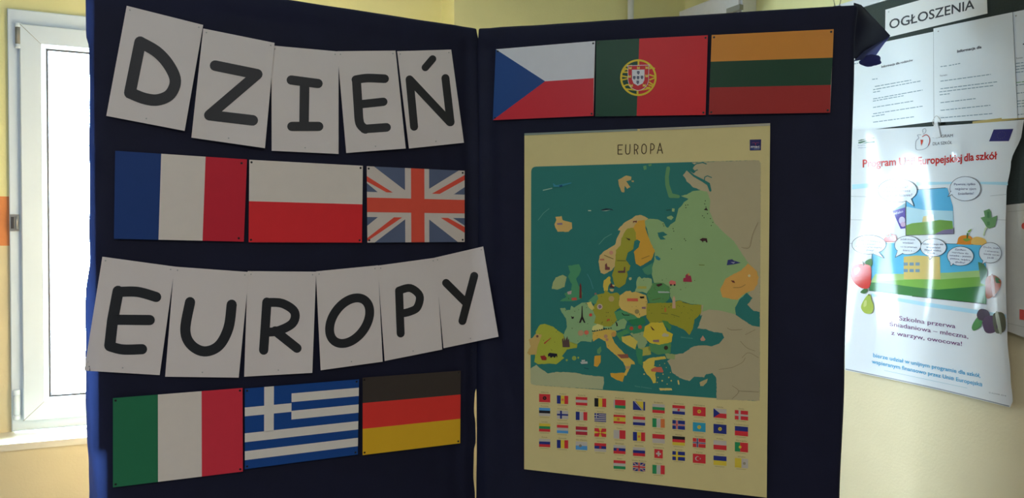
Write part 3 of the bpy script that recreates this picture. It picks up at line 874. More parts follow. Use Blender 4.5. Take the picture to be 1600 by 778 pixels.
# Russia
L_(Bc([(430, 243), (385, 235), (335, 240), (300, 262), (262, 270), (310, 290), (282, 310), (262, 338), (246, 352), (236, 392), (226, 432), (196, 452), (180, 474), (168, 470), (150, 438), (112, 420), (62, 416), (22, 430), (45, 480), (60, 560), (95, 620), (90, 690), (72, 740)])
   + D([(68, 20), (85, 85), (140, 85), (180, 110), (182, 165), (200, 200), (240, 190), (300, 212), (385, 220), (378, 262), (420, 247), (500, 256), (578, 276), (640, 180), (720, 60)])
   + Bc([(755, 760), (690, 695), (640, 620), (600, 558), (540, 508), (475, 440), (445, 372), (450, 300)]), GRN, l2, 0.3)
L_(Bc([(112, 505), (150, 500), (176, 518), (145, 530), (165, 548), (130, 550), (118, 530)]), SEA, l3)
L_(Bc([(172, 405), (200, 396), (215, 408), (200, 425), (175, 415)]), LG, l3); L_(Bc([(205, 350), (222, 352), (220, 372), (204, 370)]), LG, l3)
land.stroke(Bc([(302, 104), (345, 142), (400, 172), (438, 195), (450, 236)]), [2.4, 3, 4, 5, 3.6], ms, l3, ink(SEA, 0.5))
land.stroke(Bc([(412, 172), (414, 150), (432, 142), (458, 153)]), 1.4, ms, l3, ink(SEA, 0.5))
land.stroke(Bc([(336, 80), (362, 64), (400, 57), (424, 66)]), 1.6, ms, l3, ink(SEA, 0.5))
land.stroke(Bc([(305, 104), (340, 116), (368, 104)]), 1.4, ms, l3, ink(SEA, 0.5))
land.stroke(Bc([(180, 94), (172, 150), (175, 200), (196, 268), (245, 274)]), [6, 6, 6.5, 7.5, 5], ms, l2, ink(MGR, 0.5))
L_(Bc([(20, 80), (40, 75), (42, 100), (25, 105)]), MGR, l2); L_(Bc([(50, 70), (72, 64), (75, 75), (60, 82)]), MGR, l2)
# Kazakh corner, Caspian
L_(Bc([(576, 782), (650, 745), (690, 702), (748, 752), (756, 790)]) + D([(722, 40), (715, 90), (690, 130), (640, 148), (590, 190), (500, 172), (488, 122), (520, 60)]), (172, 128, 62), l3)
L_(D([(650, 145), (684, 178), (652, 218), (688, 254), (728, 262), (728, 352), (680, 345), (622, 308), (582, 280), (578, 235), (605, 185)]), SEA, l4)
# black sea, azov
L_(D([(218, 352), (270, 355), (290, 395), (322, 370), (360, 362), (400, 366), (450, 385), (500, 390), (512, 418), (480, 455), (440, 470), (380, 465), (330, 470), (290, 490), (262, 514), (200, 512), (186, 470), (190, 440), (205, 385)]), SEA, l3)
L_(D([(318, 335), (362, 292), (380, 280), (364, 322), (360, 345), (322, 353)]), SEA, l3)
# islands of the north
L_(A([(190, 452), (202, 425), (196, 405), (236, 399), (242, 425), (300, 440), (303, 480), (280, 500), (210, 500), (194, 470)]), (176, 140, 80), l1)
L_(A([(597, 168), (650, 140), (682, 148), (680, 168), (648, 176), (676, 214), (655, 226), (640, 205), (636, 248), (620, 246), (604, 210)]), (158, 134, 84), l1)
L_(A([(683, 172), (698, 172), (697, 182), (684, 181)]), (158, 134, 84), l1, 0)
# Nordics
L_(G([(730, 82), (690, 58), (650, 42), (590, 48), (530, 90), (470, 122), (420, 170), (392, 210), (420, 215), (380, 300), (360, 370), (290, 412), (230, 450), (190, 490), (178, 560), (190, 640), (202, 680), (240, 696), (330, 650), (400, 540), (450, 300), (520, 200), (600, 180), (690, 110)]), TAN, l2)
L_(G([(500, 190), (562, 182), (590, 240), (600, 318), (575, 330), (562, 420), (500, 460), (480, 540), (532, 600), (520, 650), (482, 680)]) + Cc([(622, 10), (624, 45), (610, 92), (575, 116), (548, 104), (530, 40)]) + G([(330, 700), (360, 600), (370, 430), (420, 380), (430, 300), (480, 210)]), OLV, l3)
L_(G([(612, 108), (690, 95), (700, 200), (760, 360), (802, 440), (760, 540), (640, 608), (592, 582), (568, 450), (620, 400), (640, 335), (592, 310), (590, 235), (560, 185)]), ORA, l4)
L_(K([(260, 90), (350, 20), (375, 30), (370, 90), (385, 130), (340, 190), (335, 260), (290, 300), (260, 260), (250, 170)]), YEL, l2)
L_(K([(355, 240), (390, 235), (440, 240), (420, 285), (380, 280)]), TAN, l2); L_(K([(410, 160), (450, 170), (440, 215), (400, 210)]), (170, 150, 90), l2)
L_(K([(700, 40), (740, 35), (745, 70), (715, 90), (695, 65)]), (150, 150, 100), l2, 0.2)
# Baltic states, Belarus
L_(G([(660, 640), (775, 568), (770, 690), (720, 705), (690, 690)]), (60, 112, 84), l3)
L_(K([(825, 120), (850, 40), (880, 20), (920, 60), (960, 40)]) + D([(70, 60), (75, 100), (40, 150)]) + K([(940, 290), (800, 290), (830, 210)]), LG, l3)
L_(K([(850, 190), (1000, 190), (1000, 235), (840, 235)]), (140, 136, 60), l4, 0.2)
L_(D([(75, 85), (140, 85), (180, 112), (180, 180), (150, 210), (60, 205), (40, 160)]), (72, 116, 66), l3)
# British isles
L_(Cc([(262, -18), (330, -28), (342, 2), (332, 32), (312, 60), (326, 100), (352, 150), (345, 182), (300, 196), (212, 196), (252, 170), (240, 150), (282, 130), (286, 92), (262, 50), (276, 20)]), (62, 118, 80), l2)
L_(Cc([(188, 52), (230, 36), (255, 50), (242, 110), (200, 126), (164, 122), (172, 80)]), (130, 140, 92), l2)
# France, Iberia
L_(Cc([(214, 240), (245, 236), (252, 252), (276, 250), (282, 224), (300, 236), (345, 206), (372, 204), (396, 240), (425, 256), (432, 290), (456, 332), (412, 370), (416, 400), (405, 446), (370, 440), (340, 440), (315, 462), (240, 430), (235, 400), (256, 350), (250, 300), (225, 266)]), (112, 140, 96), l2)
L_(Cc([(95, 338), (120, 334), (170, 350), (236, 400), (242, 430), (320, 460), (316, 480), (256, 490), (226, 530), (240, 542), (190, 580), (140, 576), (80, 580), (58, 566), (62, 520), (70, 420), (66, 382), (84, 350)]), (136, 140, 46), l2)
L_(Cc([(66, 394), (104, 402), (90, 440), (76, 480), (72, 520), (28, 524), (14, 510), (36, 470), (24, 430), (46, 420)]), (158, 132, 74), l3)
# Low countries, Germany, Poland
L_(Cc([(374, 206), (402, 198), (424, 240), (410, 252), (390, 236)]), (176, 160, 88), l3)
L_(Cc([(384, 196), (436, 150), (446, 176), (430, 216), (400, 200)]), (70, 122, 84), l3)
L_(Cc([(440, 156), (480, 150), (490, 128), (520, 150), (560, 144), (578, 160), (570, 200), (582, 232), (545, 260), (562, 312), (522, 352), (480, 350), (420, 330), (432, 290), (412, 250), (425, 216), (446, 180)]), OLV, l3)
L_(K([(530, 380), (545, 345), (600, 310), (650, 275), (720, 268), (750, 300), (800, 285)]) + D([(0, 148), (36, 160), (46, 200), (38, 280), (0, 294)]) + K([(890, 760), (760, 700), (640, 640), (560, 590), (520, 520)]), (180, 144, 74), l4)
# alps and central Europe
L_(Cc([(412, 352), (440, 334), (476, 345), (476, 366), (430, 378), (408, 372)]), (176, 166, 100), l4)
L_(Cc([(466, 350), (522, 350), (560, 318), (600, 300), (622, 322), (610, 362), (560, 376), (500, 366)]), (112, 140, 92), l4)
L_(Cc([(543, 262), (590, 250), (660, 276), (690, 300), (630, 318), (600, 302), (562, 312)]), (64, 118, 76), l4)
L_(Cc([(626, 312), (720, 292), (735, 330), (700, 346), (650, 340)]), (36, 100, 60), l5)
L_(Cc([(620, 345), (730, 345), (722, 382), (662, 396), (618, 372)]), DGR, l5)
L_(Cc([(552, 392), (620, 366), (642, 392), (600, 402), (590, 440), (672, 500), (640, 480), (575, 430)]), (60, 116, 70), l4)
L_(Cc([(588, 412), (640, 404), (686, 440), (672, 490), (620, 462), (592, 442)]), (176, 152, 66), l5)
L_(Cc([(640, 392), (720, 380), (745, 450), (720, 486), (690, 484), (680, 440)]), (120, 136, 92), l4)
L_(Cc([(676, 480), (716, 490), (716, 590), (690, 574), (676, 520)]), DGR, l5)
L_(Cc([(700, 484), (760, 470), (768, 520), (716, 530)]), (140, 136, 60), l4)
# Italy
L_(Cc([(410, 384), (480, 370), (550, 364), (558, 390), (530, 410), (546, 450), (600, 510), (666, 566), (670, 582), (646, 580), (640, 602), (615, 650), (600, 645), (616, 610), (600, 570), (560, 530), (500, 480), (490, 440), (450, 420), (415, 442)]), (186, 142, 62), l3)
L_(Cc([(440, 490), (462, 470), (466, 500), (456, 520), (440, 514)]), MGR, l2)
L_(Cc([(424, 530), (462, 525), (460, 570), (440, 596), (420, 590)]), ORA, l2)
L_(Cc([(520, 634), (560, 634), (612, 630), (596, 686), (560, 676), (525, 656)]), ORA, l2)
for x, y, r_ in ((255, 555, 7), (300, 543, 14), (325, 540, 6)): land.disc(Cc([(x, y)])[0], r_ / 3.89, ms, l2, ink((120, 136, 60), 0.5), 9)
# Ukraine, Romania, Balkans
L_(D([(38, 212), (62, 208), (200, 206), (240, 192), (300, 215), (374, 218), (370, 272), (330, 310), (322, 362), (300, 402), (270, 372), (215, 346), (150, 322), (60, 330), (38, 292)]), (126, 122, 34), l4)
L_(D([(30, 350), (70, 326), (140, 325), (166, 380), (200, 396), (190, 446), (120, 462), (60, 450), (18, 408)]), (186, 150, 44), l5)
L_(D([(133, 312), (170, 320), (192, 350), (182, 378), (150, 342)]), (64, 110, 56), l5)
L_(D([(55, 455), (190, 446), (186, 512), (110, 522), (46, 492)]), (70, 116, 70), l4)
L_(D([(150, 512), (215, 520), (212, 550), (165, 546)]), (120, 134, 84), l4)
L_(D([(18, 566), (60, 542), (150, 530), (160, 546), (90, 556), (84, 590), (112, 602), (92, 640), (98, 692), (80, 696), (62, 660), (40, 640), (18, 600)]), (184, 152, 62), l4)
L_(D([(116, 724), (192, 726), (196, 738), (122, 740)]), (172, 152, 84), l2, 0.3)
for x, y in ((110, 660), (135, 680), (160, 600), (185, 630), (190, 680), (150, 575), (235, 690), (140, 640), (165, 700), (120, 585), (25, 640), (105, 690), (175, 660)):
    land.disc(D([(x, y)])[0], random.uniform(0.6, 1.4), ms, l2, ink((172, 152, 84), 0.5), 7)
land.stroke(D([(232, 680), (236, 700)]), 2.4, ms, l2, ink((172, 152, 84), 0.5))
land.build('printed_lands', mp)
# little printed pictures
pic = MB()
PK = lambda col: ink(col, 0.5)
def B_(pts, col, lay=0.0016): pic.poly(pts, ms, lay, PK(col))
DK = (34, 26, 26)
B_(Cc([(346, 226), (350, 226), (353, 290), (369, 328), (360, 328), (348, 306), (340, 328), (329, 328), (343, 290)]), DK)          # tower
B_(Cc([(331, 178), (333, 104), (338, 84), (344, 104), (346, 178)]), (92, 40, 34))
B_(Cc([(230, 476), (226, 430), (232, 420), (236, 440), (240, 408), (246, 436), (258, 408), (262, 434), (268, 424), (274, 476)]), (70, 52, 48))
B_(Cc([(140, 520), (150, 510), (196, 516), (198, 540), (190, 528), (180, 542), (172, 532), (158, 542), (152, 530), (142, 534)]), (24, 22, 34))
B_(Cc([(93, 530), (120, 526), (134, 542), (126, 556), (104, 554)]), (120, 34, 30))
pic.stroke(Cc([(120, 452), (158, 420)]), [2.2, 0.8], ms, 0.0016, PK((150, 60, 40)))
B_(Cc([(284, 176), (314, 174), (316, 190), (286, 192)]), (160, 70, 60)); B_(Cc([(258, 140), (285, 132), (282, 154), (262, 156)]), (150, 130, 120))
B_(Cc([(281, 286), (290, 292), (300, 290), (296, 302), (286, 304)]), DK)
for x, y, r_, col in ((400, 280, 10, (170, 60, 44)), (375, 387, 14, (176, 84, 64)), (340, 390, 18, (150, 120, 88)), (456, 230, 17, (168, 148, 128)), (456, 230, 11, (120, 88, 120)), (648, 362, 12, (150, 60, 40)), (700, 354, 12, (150, 60, 40)),
                      (682, 260, 14, (120, 106, 64)), (540, 398, 16, (160, 120, 60)), (526, 182, 18, (150, 130, 80)), (492, 410, 12, (150, 112, 84)), (500, 430, 9, (150, 112, 84)), (76, 410, 8, (90, 60, 50)), (430, 152, 7, (120, 90, 80))):
    pic.disc(Cc([(x, y)])[0], r_ / 3.89, ms, 0.0016, PK(col), 10)
B_(K([(662, 402), (850, 402), (856, 452), (668, 450)]), (168, 76, 54)); B_(K([(885, 372), (962, 366), (960, 392), (888, 394)]), DK)
B_(K([(380, 145), (400, 140), (410, 185), (450, 205), (440, 220), (360, 212), (360, 190), (375, 185)]), (70, 36, 40))
pic.stroke(K([(580, 660), (605, 690), (700, 692)]), 1.3, ms, 0.0016, PK((24, 44, 30)))
B_(Cc([(497, 318), (503, 304), (518, 306), (516, 320), (512, 312), (502, 320)]), (150, 70, 40))
B_(Cc([(552, 324), (560, 326), (566, 346), (558, 350)]), DK)
B_(Cc([(560, 520), (625, 518), (632, 542), (586, 544)]), (120, 70, 54)); B_(Cc([(610, 592), (640, 590), (640, 606), (612, 608)]), (150, 120, 80))
B_(Cc([(336, 566), (380, 562), (382, 576), (344, 578)]), (150, 150, 140)); B_(Cc([(344, 554), (366, 552), (366, 562), (346, 564)]), (150, 150, 140))
pic.stroke(Cc([(362, 602), (386, 608)]), 1.1, ms, 0.0016, PK((24, 60, 70)))
for k in range(9): pic.disc(Cc([(412 + k * 14, 378 - k * 2.2)])[0], 1.1, ms, 0.0017, PK(DK), 5)
# north
B_(G([(560, 108), (596, 106), (600, 98), (602, 118), (594, 130), (588, 118), (570, 120), (560, 134)]), (92, 44, 34))
B_(G([(478, 290), (500, 300), (524, 304), (530, 322), (508, 318), (490, 302)]), (44, 30, 28))
B_(G([(250, 590), (268, 572), (276, 612), (304, 620), (302, 648), (250, 648)]), (96, 52, 48)); B_(G([(392, 660), (458, 656), (460, 616), (474, 616), (474, 680), (394, 680)]), (82, 56, 52))
B_(G([(190, 528), (240, 526), (242, 542), (194, 542)]), (150, 88, 70)); pic.disc(G([(318, 458)])[0], 3.2, ms, 0.0016, PK((160, 110, 88)), 9)
pic.stroke(G([(242, 486), (340, 526)]), 1.0, ms, 0.0016, PK((110, 90, 40))); pic.stroke(G([(385, 545), (478, 548)]), 1.0, ms, 0.0016, PK((80, 84, 30))); pic.stroke(G([(655, 526), (740, 492)]), 1.0, ms, 0.0016, PK((128, 92, 36)))
B_(A([(115, 232), (175, 218), (176, 224), (116, 238)]), (120, 150, 130)); B_(A([(180, 188), (200, 202), (300, 184), (296, 192), (220, 214), (184, 212)]), (44, 106, 120)); B_(A([(218, 204), (240, 198), (240, 210), (222, 214)]), (20, 60, 90))
B_(A([(484, 360), (520, 350), (556, 354), (568, 364), (548, 358), (500, 364)]), (26, 36, 44)); B_(A([(490, 366), (548, 360), (520, 368)]), (130, 150, 130))
B_(A([(404, 362), (424, 362), (424, 368), (406, 368)]), (150, 160, 130)); B_(A([(205, 445), (240, 443), (240, 455), (208, 455)]), (110, 90, 110))
pic.stroke(A([(85, 425), (120, 380), (155, 352)]), 0.9, ms, 0.0016, PK((76, 120, 106))); pic.stroke(A([(475, 580), (510, 540), (555, 514)]), 1.0, ms, 0.0016, PK((76, 120, 106)))
pic.stroke(Cc([(380, 32), (400, 70), (415, 120)]), 1.0, ms, 0.0016, PK((58, 110, 110)))
# east
B_(Bc([(380, 550), (400, 540), (428, 542), (432, 568), (424, 568), (418, 558), (404, 560), (404, 570), (396, 560)]), (52, 26, 28))
for x, y in ((418, 302), (414, 322), (422, 342), (432, 384), (450, 416), (466, 440), (292, 330), (306, 328), (294, 346), (400, 398), (410, 410), (212, 480), (216, 496), (284, 546), (292, 556), (202, 610), (456, 460), (148, 450), (152, 462)):
    pic.disc(Bc([(x, y)])[0], 0.9, ms, 0.0016, PK((40, 48, 24)), 5)
B_(Bc([(408, 360), (424, 346), (436, 364)]), (40, 30, 26)); B_(Bc([(165, 360), (196, 356), (196, 362), (170, 366)]), (30, 70, 60))
B_(Bc([(555, 714), (562, 680), (590, 676), (600, 684), (645, 698), (600, 708)]), (44, 48, 88)); B_(Bc([(580, 694), (610, 692), (600, 704)]), (140, 140, 150))
B_(Bc([(96, 655), (112, 654), (132, 672), (124, 684), (104, 676)]), (28, 96, 110)); B_(Bc([(375, 708), (414, 710), (412, 716), (380, 716)]), (96, 112, 60))
B_(D([(262, 78), (264, 56), (276, 54), (276, 40), (288, 28), (296, 44), (308, 40), (312, 56), (316, 80)]), (130, 40, 56)); B_(D([(288, 36), (296, 24), (304, 40)]), (180, 120, 60))
B_(D([(176, 80), (188, 68), (216, 76), (218, 96), (180, 98)]), (170, 90, 80)); pic.disc(D([(188, 98)])[0], 1.5, ms, 0.0017, PK(DK), 7); pic.disc(D([(210, 98)])[0], 1.5, ms, 0.0017, PK(DK), 7)
B_(D([(108, 136), (175, 138), (180, 146), (112, 146)]), (140, 150, 140)); B_(D([(96, 96), (130, 88), (138, 96), (112, 110)]), (56, 30, 30))
B_(D([(196, 240), (198, 180), (206, 162), (214, 180), (216, 240)]), (160, 130, 100)); B_(D([(148, 262), (150, 236), (158, 236), (160, 262)]), (156, 90, 40))
B_(D([(0, 168), (24, 168), (26, 178), (4, 180)]), DK); B_(D([(10, 232), (34, 230), (34, 244), (12, 242)]), (110, 80, 90))
B_(D([(62, 348), (70, 352), (90, 374), (76, 372)]), (70, 40, 30)); B_(D([(132, 404), (146, 388), (176, 400), (172, 412), (138, 412)]), (150, 140, 110)); B_(D([(78, 432), (116, 430), (116, 446), (80, 444)]), (120, 90, 90))
pic.disc(D([(158, 480)])[0], 3.4, ms, 0.0016, PK((52, 40, 28)), 9)
B_(D([(66, 612), (90, 598), (130, 596), (142, 622), (140, 630), (70, 624)]), (160, 84, 62))
B_(D([(366, 428), (382, 405), (398, 430), (390, 438), (372, 438)]), (160, 120, 96)); pic.stroke(D([(248, 418), (320, 424)]), 0.9, ms, 0.0016, PK((56, 112, 100)))
B_(D([(552, 70), (572, 72), (578, 86), (562, 82)]), (90, 44, 34)); pic.disc(D([(664, 42)])[0], 2.2, ms, 0.0016, PK((190, 160, 120)), 8)
pic.stroke(D([(568, 114), (610, 112), (640, 96)]), 0.9, ms, 0.0016, PK((130, 96, 50)), curve=True)
for P in ([(190, 276), (216, 284), (240, 292)], [(74, 190), (110, 182), (124, 178)], [(130, 270), (168, 274)], [(258, 204), (300, 212)]): pic.stroke(D(P), 0.8, ms, 0.0016, PK((76, 82, 34)))
for k in range(70):     # scattered trees and town dots
    x = random.uniform(40, 720); y = random.uniform(150, 470)
    if 220 < x < 560 and y < 240: pass
    if (x < 230 and y < 340) or (x > 330 and y > 420 and x < 480) : continue
    pic.disc(Cc([(x, y)])[0] if x > 240 and not (x > 560 and y > 400) else Cc([(random.uniform(90, 200), random.uniform(350, 560))])[0], random.uniform(0.4, 0.8), ms, 0.0015, PK((60, 62, 30)), 5)
for k in range(40): pic.disc(D([(random.uniform(20, 340), random.uniform(60, 300))])[0], random.uniform(0.4, 0.8), ms, 0.0015, PK((60, 70, 30)), 5)
# faint borders in the grey land
for P in ([(530, 360), (560, 372), (620, 368)], [(610, 440), (650, 480), (700, 500)], [(620, 540), (660, 510), (720, 540)], [(560, 600), (620, 570), (640, 540)], [(480, 612), (560, 600)], [(560, 710), (600, 745), (560, 790)], [(600, 742), (720, 748)], [(640, 400), (700, 370)]):
    pic.stroke(D(P), 0.6, ms, 0.0016, PK((108, 92, 66)), curve=True)
pic.stroke(Bc([(755, 440), (720, 520), (700, 600), (650, 600)]), 0.6, ms, 0.0016, PK((108, 92, 66)), curve=True)
pic.build('printed_pictures', mp, kind='stuff')
# title
E_ = lambda P: [(955 + x / 17.78, 215 + y / 17.78) for x, y in P]
tt = MB(); IK = ink((52, 36, 16), 0.5)
for P, cv in (([(315, 205), (190, 208), (190, 460), (305, 458)], 0), ([(190, 340), (285, 338)], 0), ([(408, 195), (402, 380), (425, 450), (480, 452), (515, 400), (522, 190)], 1),
              ([(645, 460), (645, 190), (690, 190), (745, 230), (740, 300), (690, 345), (650, 345)], 0), ([(700, 350), (738, 458)], 0),
              ([(1090, 445), (1100, 170), (1150, 172), (1195, 220), (1190, 300), (1150, 340), (1100, 345)], 0), ([(1280, 440), (1355, 155), (1425, 435)], 0), ([(1310, 350), (1400, 348)], 0)):
    tt.stroke(E_(P), 1.35, ms, 0.0004, IK, curve=bool(cv))
tt.stroke(E_([(910, 180), (968, 230), (975, 320), (960, 410), (905, 448), (855, 400), (850, 310), (860, 230)]), 1.35, ms, 0.0004, IK, curve=True, closed=True)
tt.build('printed_title', mp)
# publisher's logo
lg = MB(); q_ = lambda x, y: (1140 + x / 12.96, 200 + y / 12.96)
lg.poly([q_(408, 236), q_(640, 230), (q_(634, 450)), q_(410, 455)], ms, 0.0004, ink((34, 32, 72), 0.5))
lg.text('mac', q_(430, 402), q_(612, 398), 4.2, ms, 0.0007, ink((176, 172, 184), 0.5), bold=0.02)
lg.stroke([q_(455, 305), q_(500, 296), q_(525, 312), q_(550, 296), q_(595, 300)], 0.8, ms, 0.0007, ink((104, 44, 80), 0.5), curve=True)
lg.stroke([q_(525, 312), q_(525, 345)], 0.7, ms, 0.0007, ink((150, 40, 50), 0.5))
lg.poly([q_(432, 415), q_(612, 412), q_(612, 434), q_(432, 437)], ms, 0.0006, ink((38, 58, 104), 0.5))
lg.stroke([q_(495, 424), q_(605, 422)], 0.7, ms, 0.0008, ink((120, 128, 150), 0.5))
lg.build('printed_logo', mp)
# sea name
c = MB(); c.text('Morze Śródziemne', (992, 604), (1018, 607.5), 1.8, ms, 0.0006, ink((90, 130, 110), 0.5)); c.build('sea_name', mp); c = MB(); c.text('Morze Czarne', (1064, 527), (1082, 529), 1.6, ms, 0.0012, ink((90, 130, 110), 0.5)); c.build('sea_name', mp)
# rows of small flags
XS = [851, 879, 908.6, 938, 968, 998.5, 1029, 1060.4, 1092.5, 1125, 1158.5]
R1 = [622, 624.5, 626.8, 629, 631.4, 634, 638.4, 640.4, 642.8, 645.8, 648.7]
R2 = [643.5, 648, 650, 652.4, 655, 657.7, 660.9, 663.8, 667.3, 670.2, 673.6]
R3 = [668, 670.5, 673, 675.8, 678.7, 682, 685.4, 688.8, 692, 695.4, 698.6]
R4 = [692, 693.9, 696.4, 699, 702.3, 705.8, 708.9, 712.4, 716.5, 719.7, 723.6]
R5 = {4: 726, 5: 729.4, 6: 733.6}
w, k, r, b_, y, g = (150, 142, 130), (24, 22, 24), (164, 38, 42), (30, 38, 96), (184, 150, 46), (32, 110, 64)
lb = (66, 120, 160); o_ = (186, 96, 48); cy = (40, 120, 140); dr_ = (140, 34, 44)
FL = [[('s', r, k), ('v', b_, y, r, o_), ('h', r, w, r), ('v', k, y, r), ('hw', [(r, .64), (g, .36)], 'bar'), ('bos',), ('h', w, g, r), ('h', r, w, b_, r), ('s', r, y), ('cz',), ('n', r, w, None)],
      [('h', lb, k, w), ('n', w, b_, None), ('v', b_, w, r), ('gr',), ('hw', [(r, .25), (y, .5), (r, .25)], o_), ('h', r, w, b_), ('v', g, w, o_), ('n', b_, w, r), ('s', cy, y), ('s', b_, y), ('hw', [(b_, .5), (r, .5)], None)],
      [('h', y, g, r), ('h', r, w, lb), ('hw', [(dr_, .4), (w, .2), (dr_, .4)], None), ('mac',), ('vw', [(w, .5), (r, .5)], None), ('v', b_, y, r, o_), ('hw', [(r, .5), (w, .5)], None), ('h', k, r, y), ('n', r, w, b_), ('hw', [(w, .5), (r, .5)], None), ('vw', [(g, .4), (r, .6)], y)],
      [('h', w, b_, r), ('v', b_, y, r), ('hw', [(w, .5), (lb, .5)], (110, 104, 90)), ('h', r, b_, w, dr_), ('h', w, b_, r, r), ('h', w, b_, r, b_), ('sw',), ('n', b_, y, None), ('tr',), ('hw', [(b_, .5), (y, .5)], None), ('vw', [(y, .5), (w, .5)], (120, 112, 90))],
      {4: ('h', r, w, g), 5: ('uk',), 6: ('v', g, w, r)}]
def mini(cx, cy_, fw_, fh, spec):
    sk = fh * 0.0 + (0.045 + (cx - 851) / 307 * 0.045) * fw_
    if spec[0] == 'sw': fw_ *= 0.68
    Q = [(cx - fw_ / 2, cy_ - fh / 2 - sk / 2), (cx + fw_ / 2, cy_ - fh / 2 + sk / 2), (cx + fw_ / 2, cy_ + fh / 2 + sk / 2), (cx - fw_ / 2, cy_ + fh / 2 - sk / 2)]
    c = MB()
    def R(u0, v0, u1, v1, col, lay=0.0004): c.poly([bil(Q, u0, v0), bil(Q, u1, v0), bil(Q, u1, v1), bil(Q, u0, v1)], ms, lay, PK(col))
    def dot(u, v, rr_, col): c.disc(bil(Q, u, v), rr_, ms, 0.0008, PK(col), 9)
    t_ = spec[0]
    if t_ in 'hv' and len(t_) == 1:
        for i in range(3):
            R(*((0, i / 3, 1, (i + 1) / 3) if t_ == 'h' else (i / 3, 0, (i + 1) / 3, 1)), spec[1 + i])
        if len(spec) > 4: dot(0.5 if t_ == 'v' or spec[1] == r else 0.34, 0.5, 2.0, spec[4])
    elif t_ in ('hw', 'vw'):
        p = 0
        for col, d_ in spec[1]:
            R(*((0, p, 1, p + d_) if t_ == 'hw' else (p, 0, p + d_, 1)), col); p += d_
        if spec[2] == 'bar': R(0, 0, .12, 1, w, 0.0006)
        elif spec[2]: dot(0.4 if t_ == 'vw' and spec[1][0][0] == g else (0.72 if t_ == 'vw' else 0.4), 0.5, 2.3, spec[2])
    elif t_ == 's': R(0, 0, 1, 1, spec[1]); dot(.5, .5, 3.0, spec[2]) ; dot(.5, .5, 1.2, spec[1])
    elif t_ == 'n':
        R(0, 0, 1, 1, spec[1]); R(.28, 0, .44, .4, spec[2], .0006); R(.28, .6, .44, 1, spec[2], .0006); R(0, .4, 1, .6, spec[2], .0006)
        if spec[3]: R(.32, 0, .40, .46, spec[3], .0008); R(.32, .54, .40, 1, spec[3], .0008); R(0, .46, 1, .54, spec[3], .0008)
    elif t_ == 'bos':
        R(0, 0, 1, 1, b_); c.poly([bil(Q, .2, 0), bil(Q, .85, 0), bil(Q, .85, 1)], ms, .0006, PK(y)); c.stroke([bil(Q, .13, .02), bil(Q, .78, .98)], 0.9, ms, .0007, PK(w), cap=False)
    elif t_ == 'cz':
        R(0, 0, 1, .5, w); R(0, .5, 1, 1, r); c.poly([bil(Q, 0, 0), bil(Q, .5, .5), bil(Q, 0, 1)], ms, .0006, PK(b_))
    elif t_ == 'gr':
        for i in range(9): R(0, i / 9, 1, (i + 1) / 9, b_ if i % 2 == 0 else w)
        R(0, 0, .36, .555, b_, .0006); R(.14, 0, .21, .555, w, .0008); R(0, .23, .14, .33, w, .0008); R(.21, .23, .36, .33, w, .0008)
    elif t_ == 'mac':
        R(0, 0, 1, 1, r)
        for i in range(8):
            a = i * math.pi / 4
            e1 = (max(0, min(1, .5 + .9 * math.cos(a - .16))), max(0, min(1, .5 + .9 * math.sin(a - .16)))); e2 = (max(0, min(1, .5 + .9 * math.cos(a + .16))), max(0, min(1, .5 + .9 * math.sin(a + .16))))
            c.poly([bil(Q, .5, .5), bil(Q, *e1), bil(Q, *e2)], ms, .0006, PK(y))
        dot(.5, .5, 2.2, r); c.disc(bil(Q, .5, .5), 1.6, ms, .0010, PK(y), 9)
    elif t_ == 'sw': R(0, 0, 1, 1, r); R(.4, .2, .6, .8, w, .0006); R(.2, .4, .4, .6, w, .0006); R(.6, .4, .8, .6, w, .0006)
    elif t_ == 'tr':
        R(0, 0, 1, 1, r); c.disc(bil(Q, .36, .5), 3.6, ms, .0006, PK(w), 12); c.disc(bil(Q, .41, .5), 2.8, ms, .0008, PK(r), 12); c.disc(bil(Q, .58, .5), 1.1, ms, .0008, PK(w), 5)
    elif t_ == 'uk':
        R(0, 0, 1, 1, b_)
        for a_, b2 in (((0, 0), (1, 1)), ((1, 0), (0, 1))):
            c.stroke([bil(Q, *[.03 + .94 * t for t in a_]), bil(Q, *[.03 + .94 * t for t in b2])], 1.6, ms, .0006, PK(w), cap=False); c.stroke([bil(Q, *[.03 + .94 * t for t in a_]), bil(Q, *[.03 + .94 * t for t in b2])], 0.6, ms, .0008, PK(r), cap=False)
        R(.4, 0, .6, 1, w, .0010); R(0, .34, 1, .66, w, .0010); R(.45, 0, .55, 1, r, .0012); R(0, .42, 1, .58, r, .0012)
    c.build('printed_flag', mp)
NM = [['Albania', 'Andora', 'Austria', 'Belgia', 'Białoruś', 'Bośnia', 'Bułgaria', 'Chorwacja', 'Czarnogóra', 'Czechy', 'Dania'],
      ['Estonia', 'Finlandia', 'Francja', 'Grecja', 'Hiszpania', 'Holandia', 'Irlandia', 'Islandia', 'Kazachstan', 'Kosowo', 'Liechtenstein'],
      ['Litwa', 'Luksemburg', 'Łotwa', 'Macedonia', 'Malta', 'Mołdawia', 'Monako', 'Niemcy', 'Norwegia', 'Polska', 'Portugalia'],
      ['Rosja', 'Rumunia', 'San Marino', 'Serbia', 'Słowacja', 'Słowenia', 'Szwajcaria', 'Szwecja', 'Turcja', 'Ukraina', 'Watykan'],
      {4: 'Węgry', 5: 'Wielka Brytania', 6: 'Włochy'}]
cap = MB(); CK = ink((104, 88, 54), 0.5)
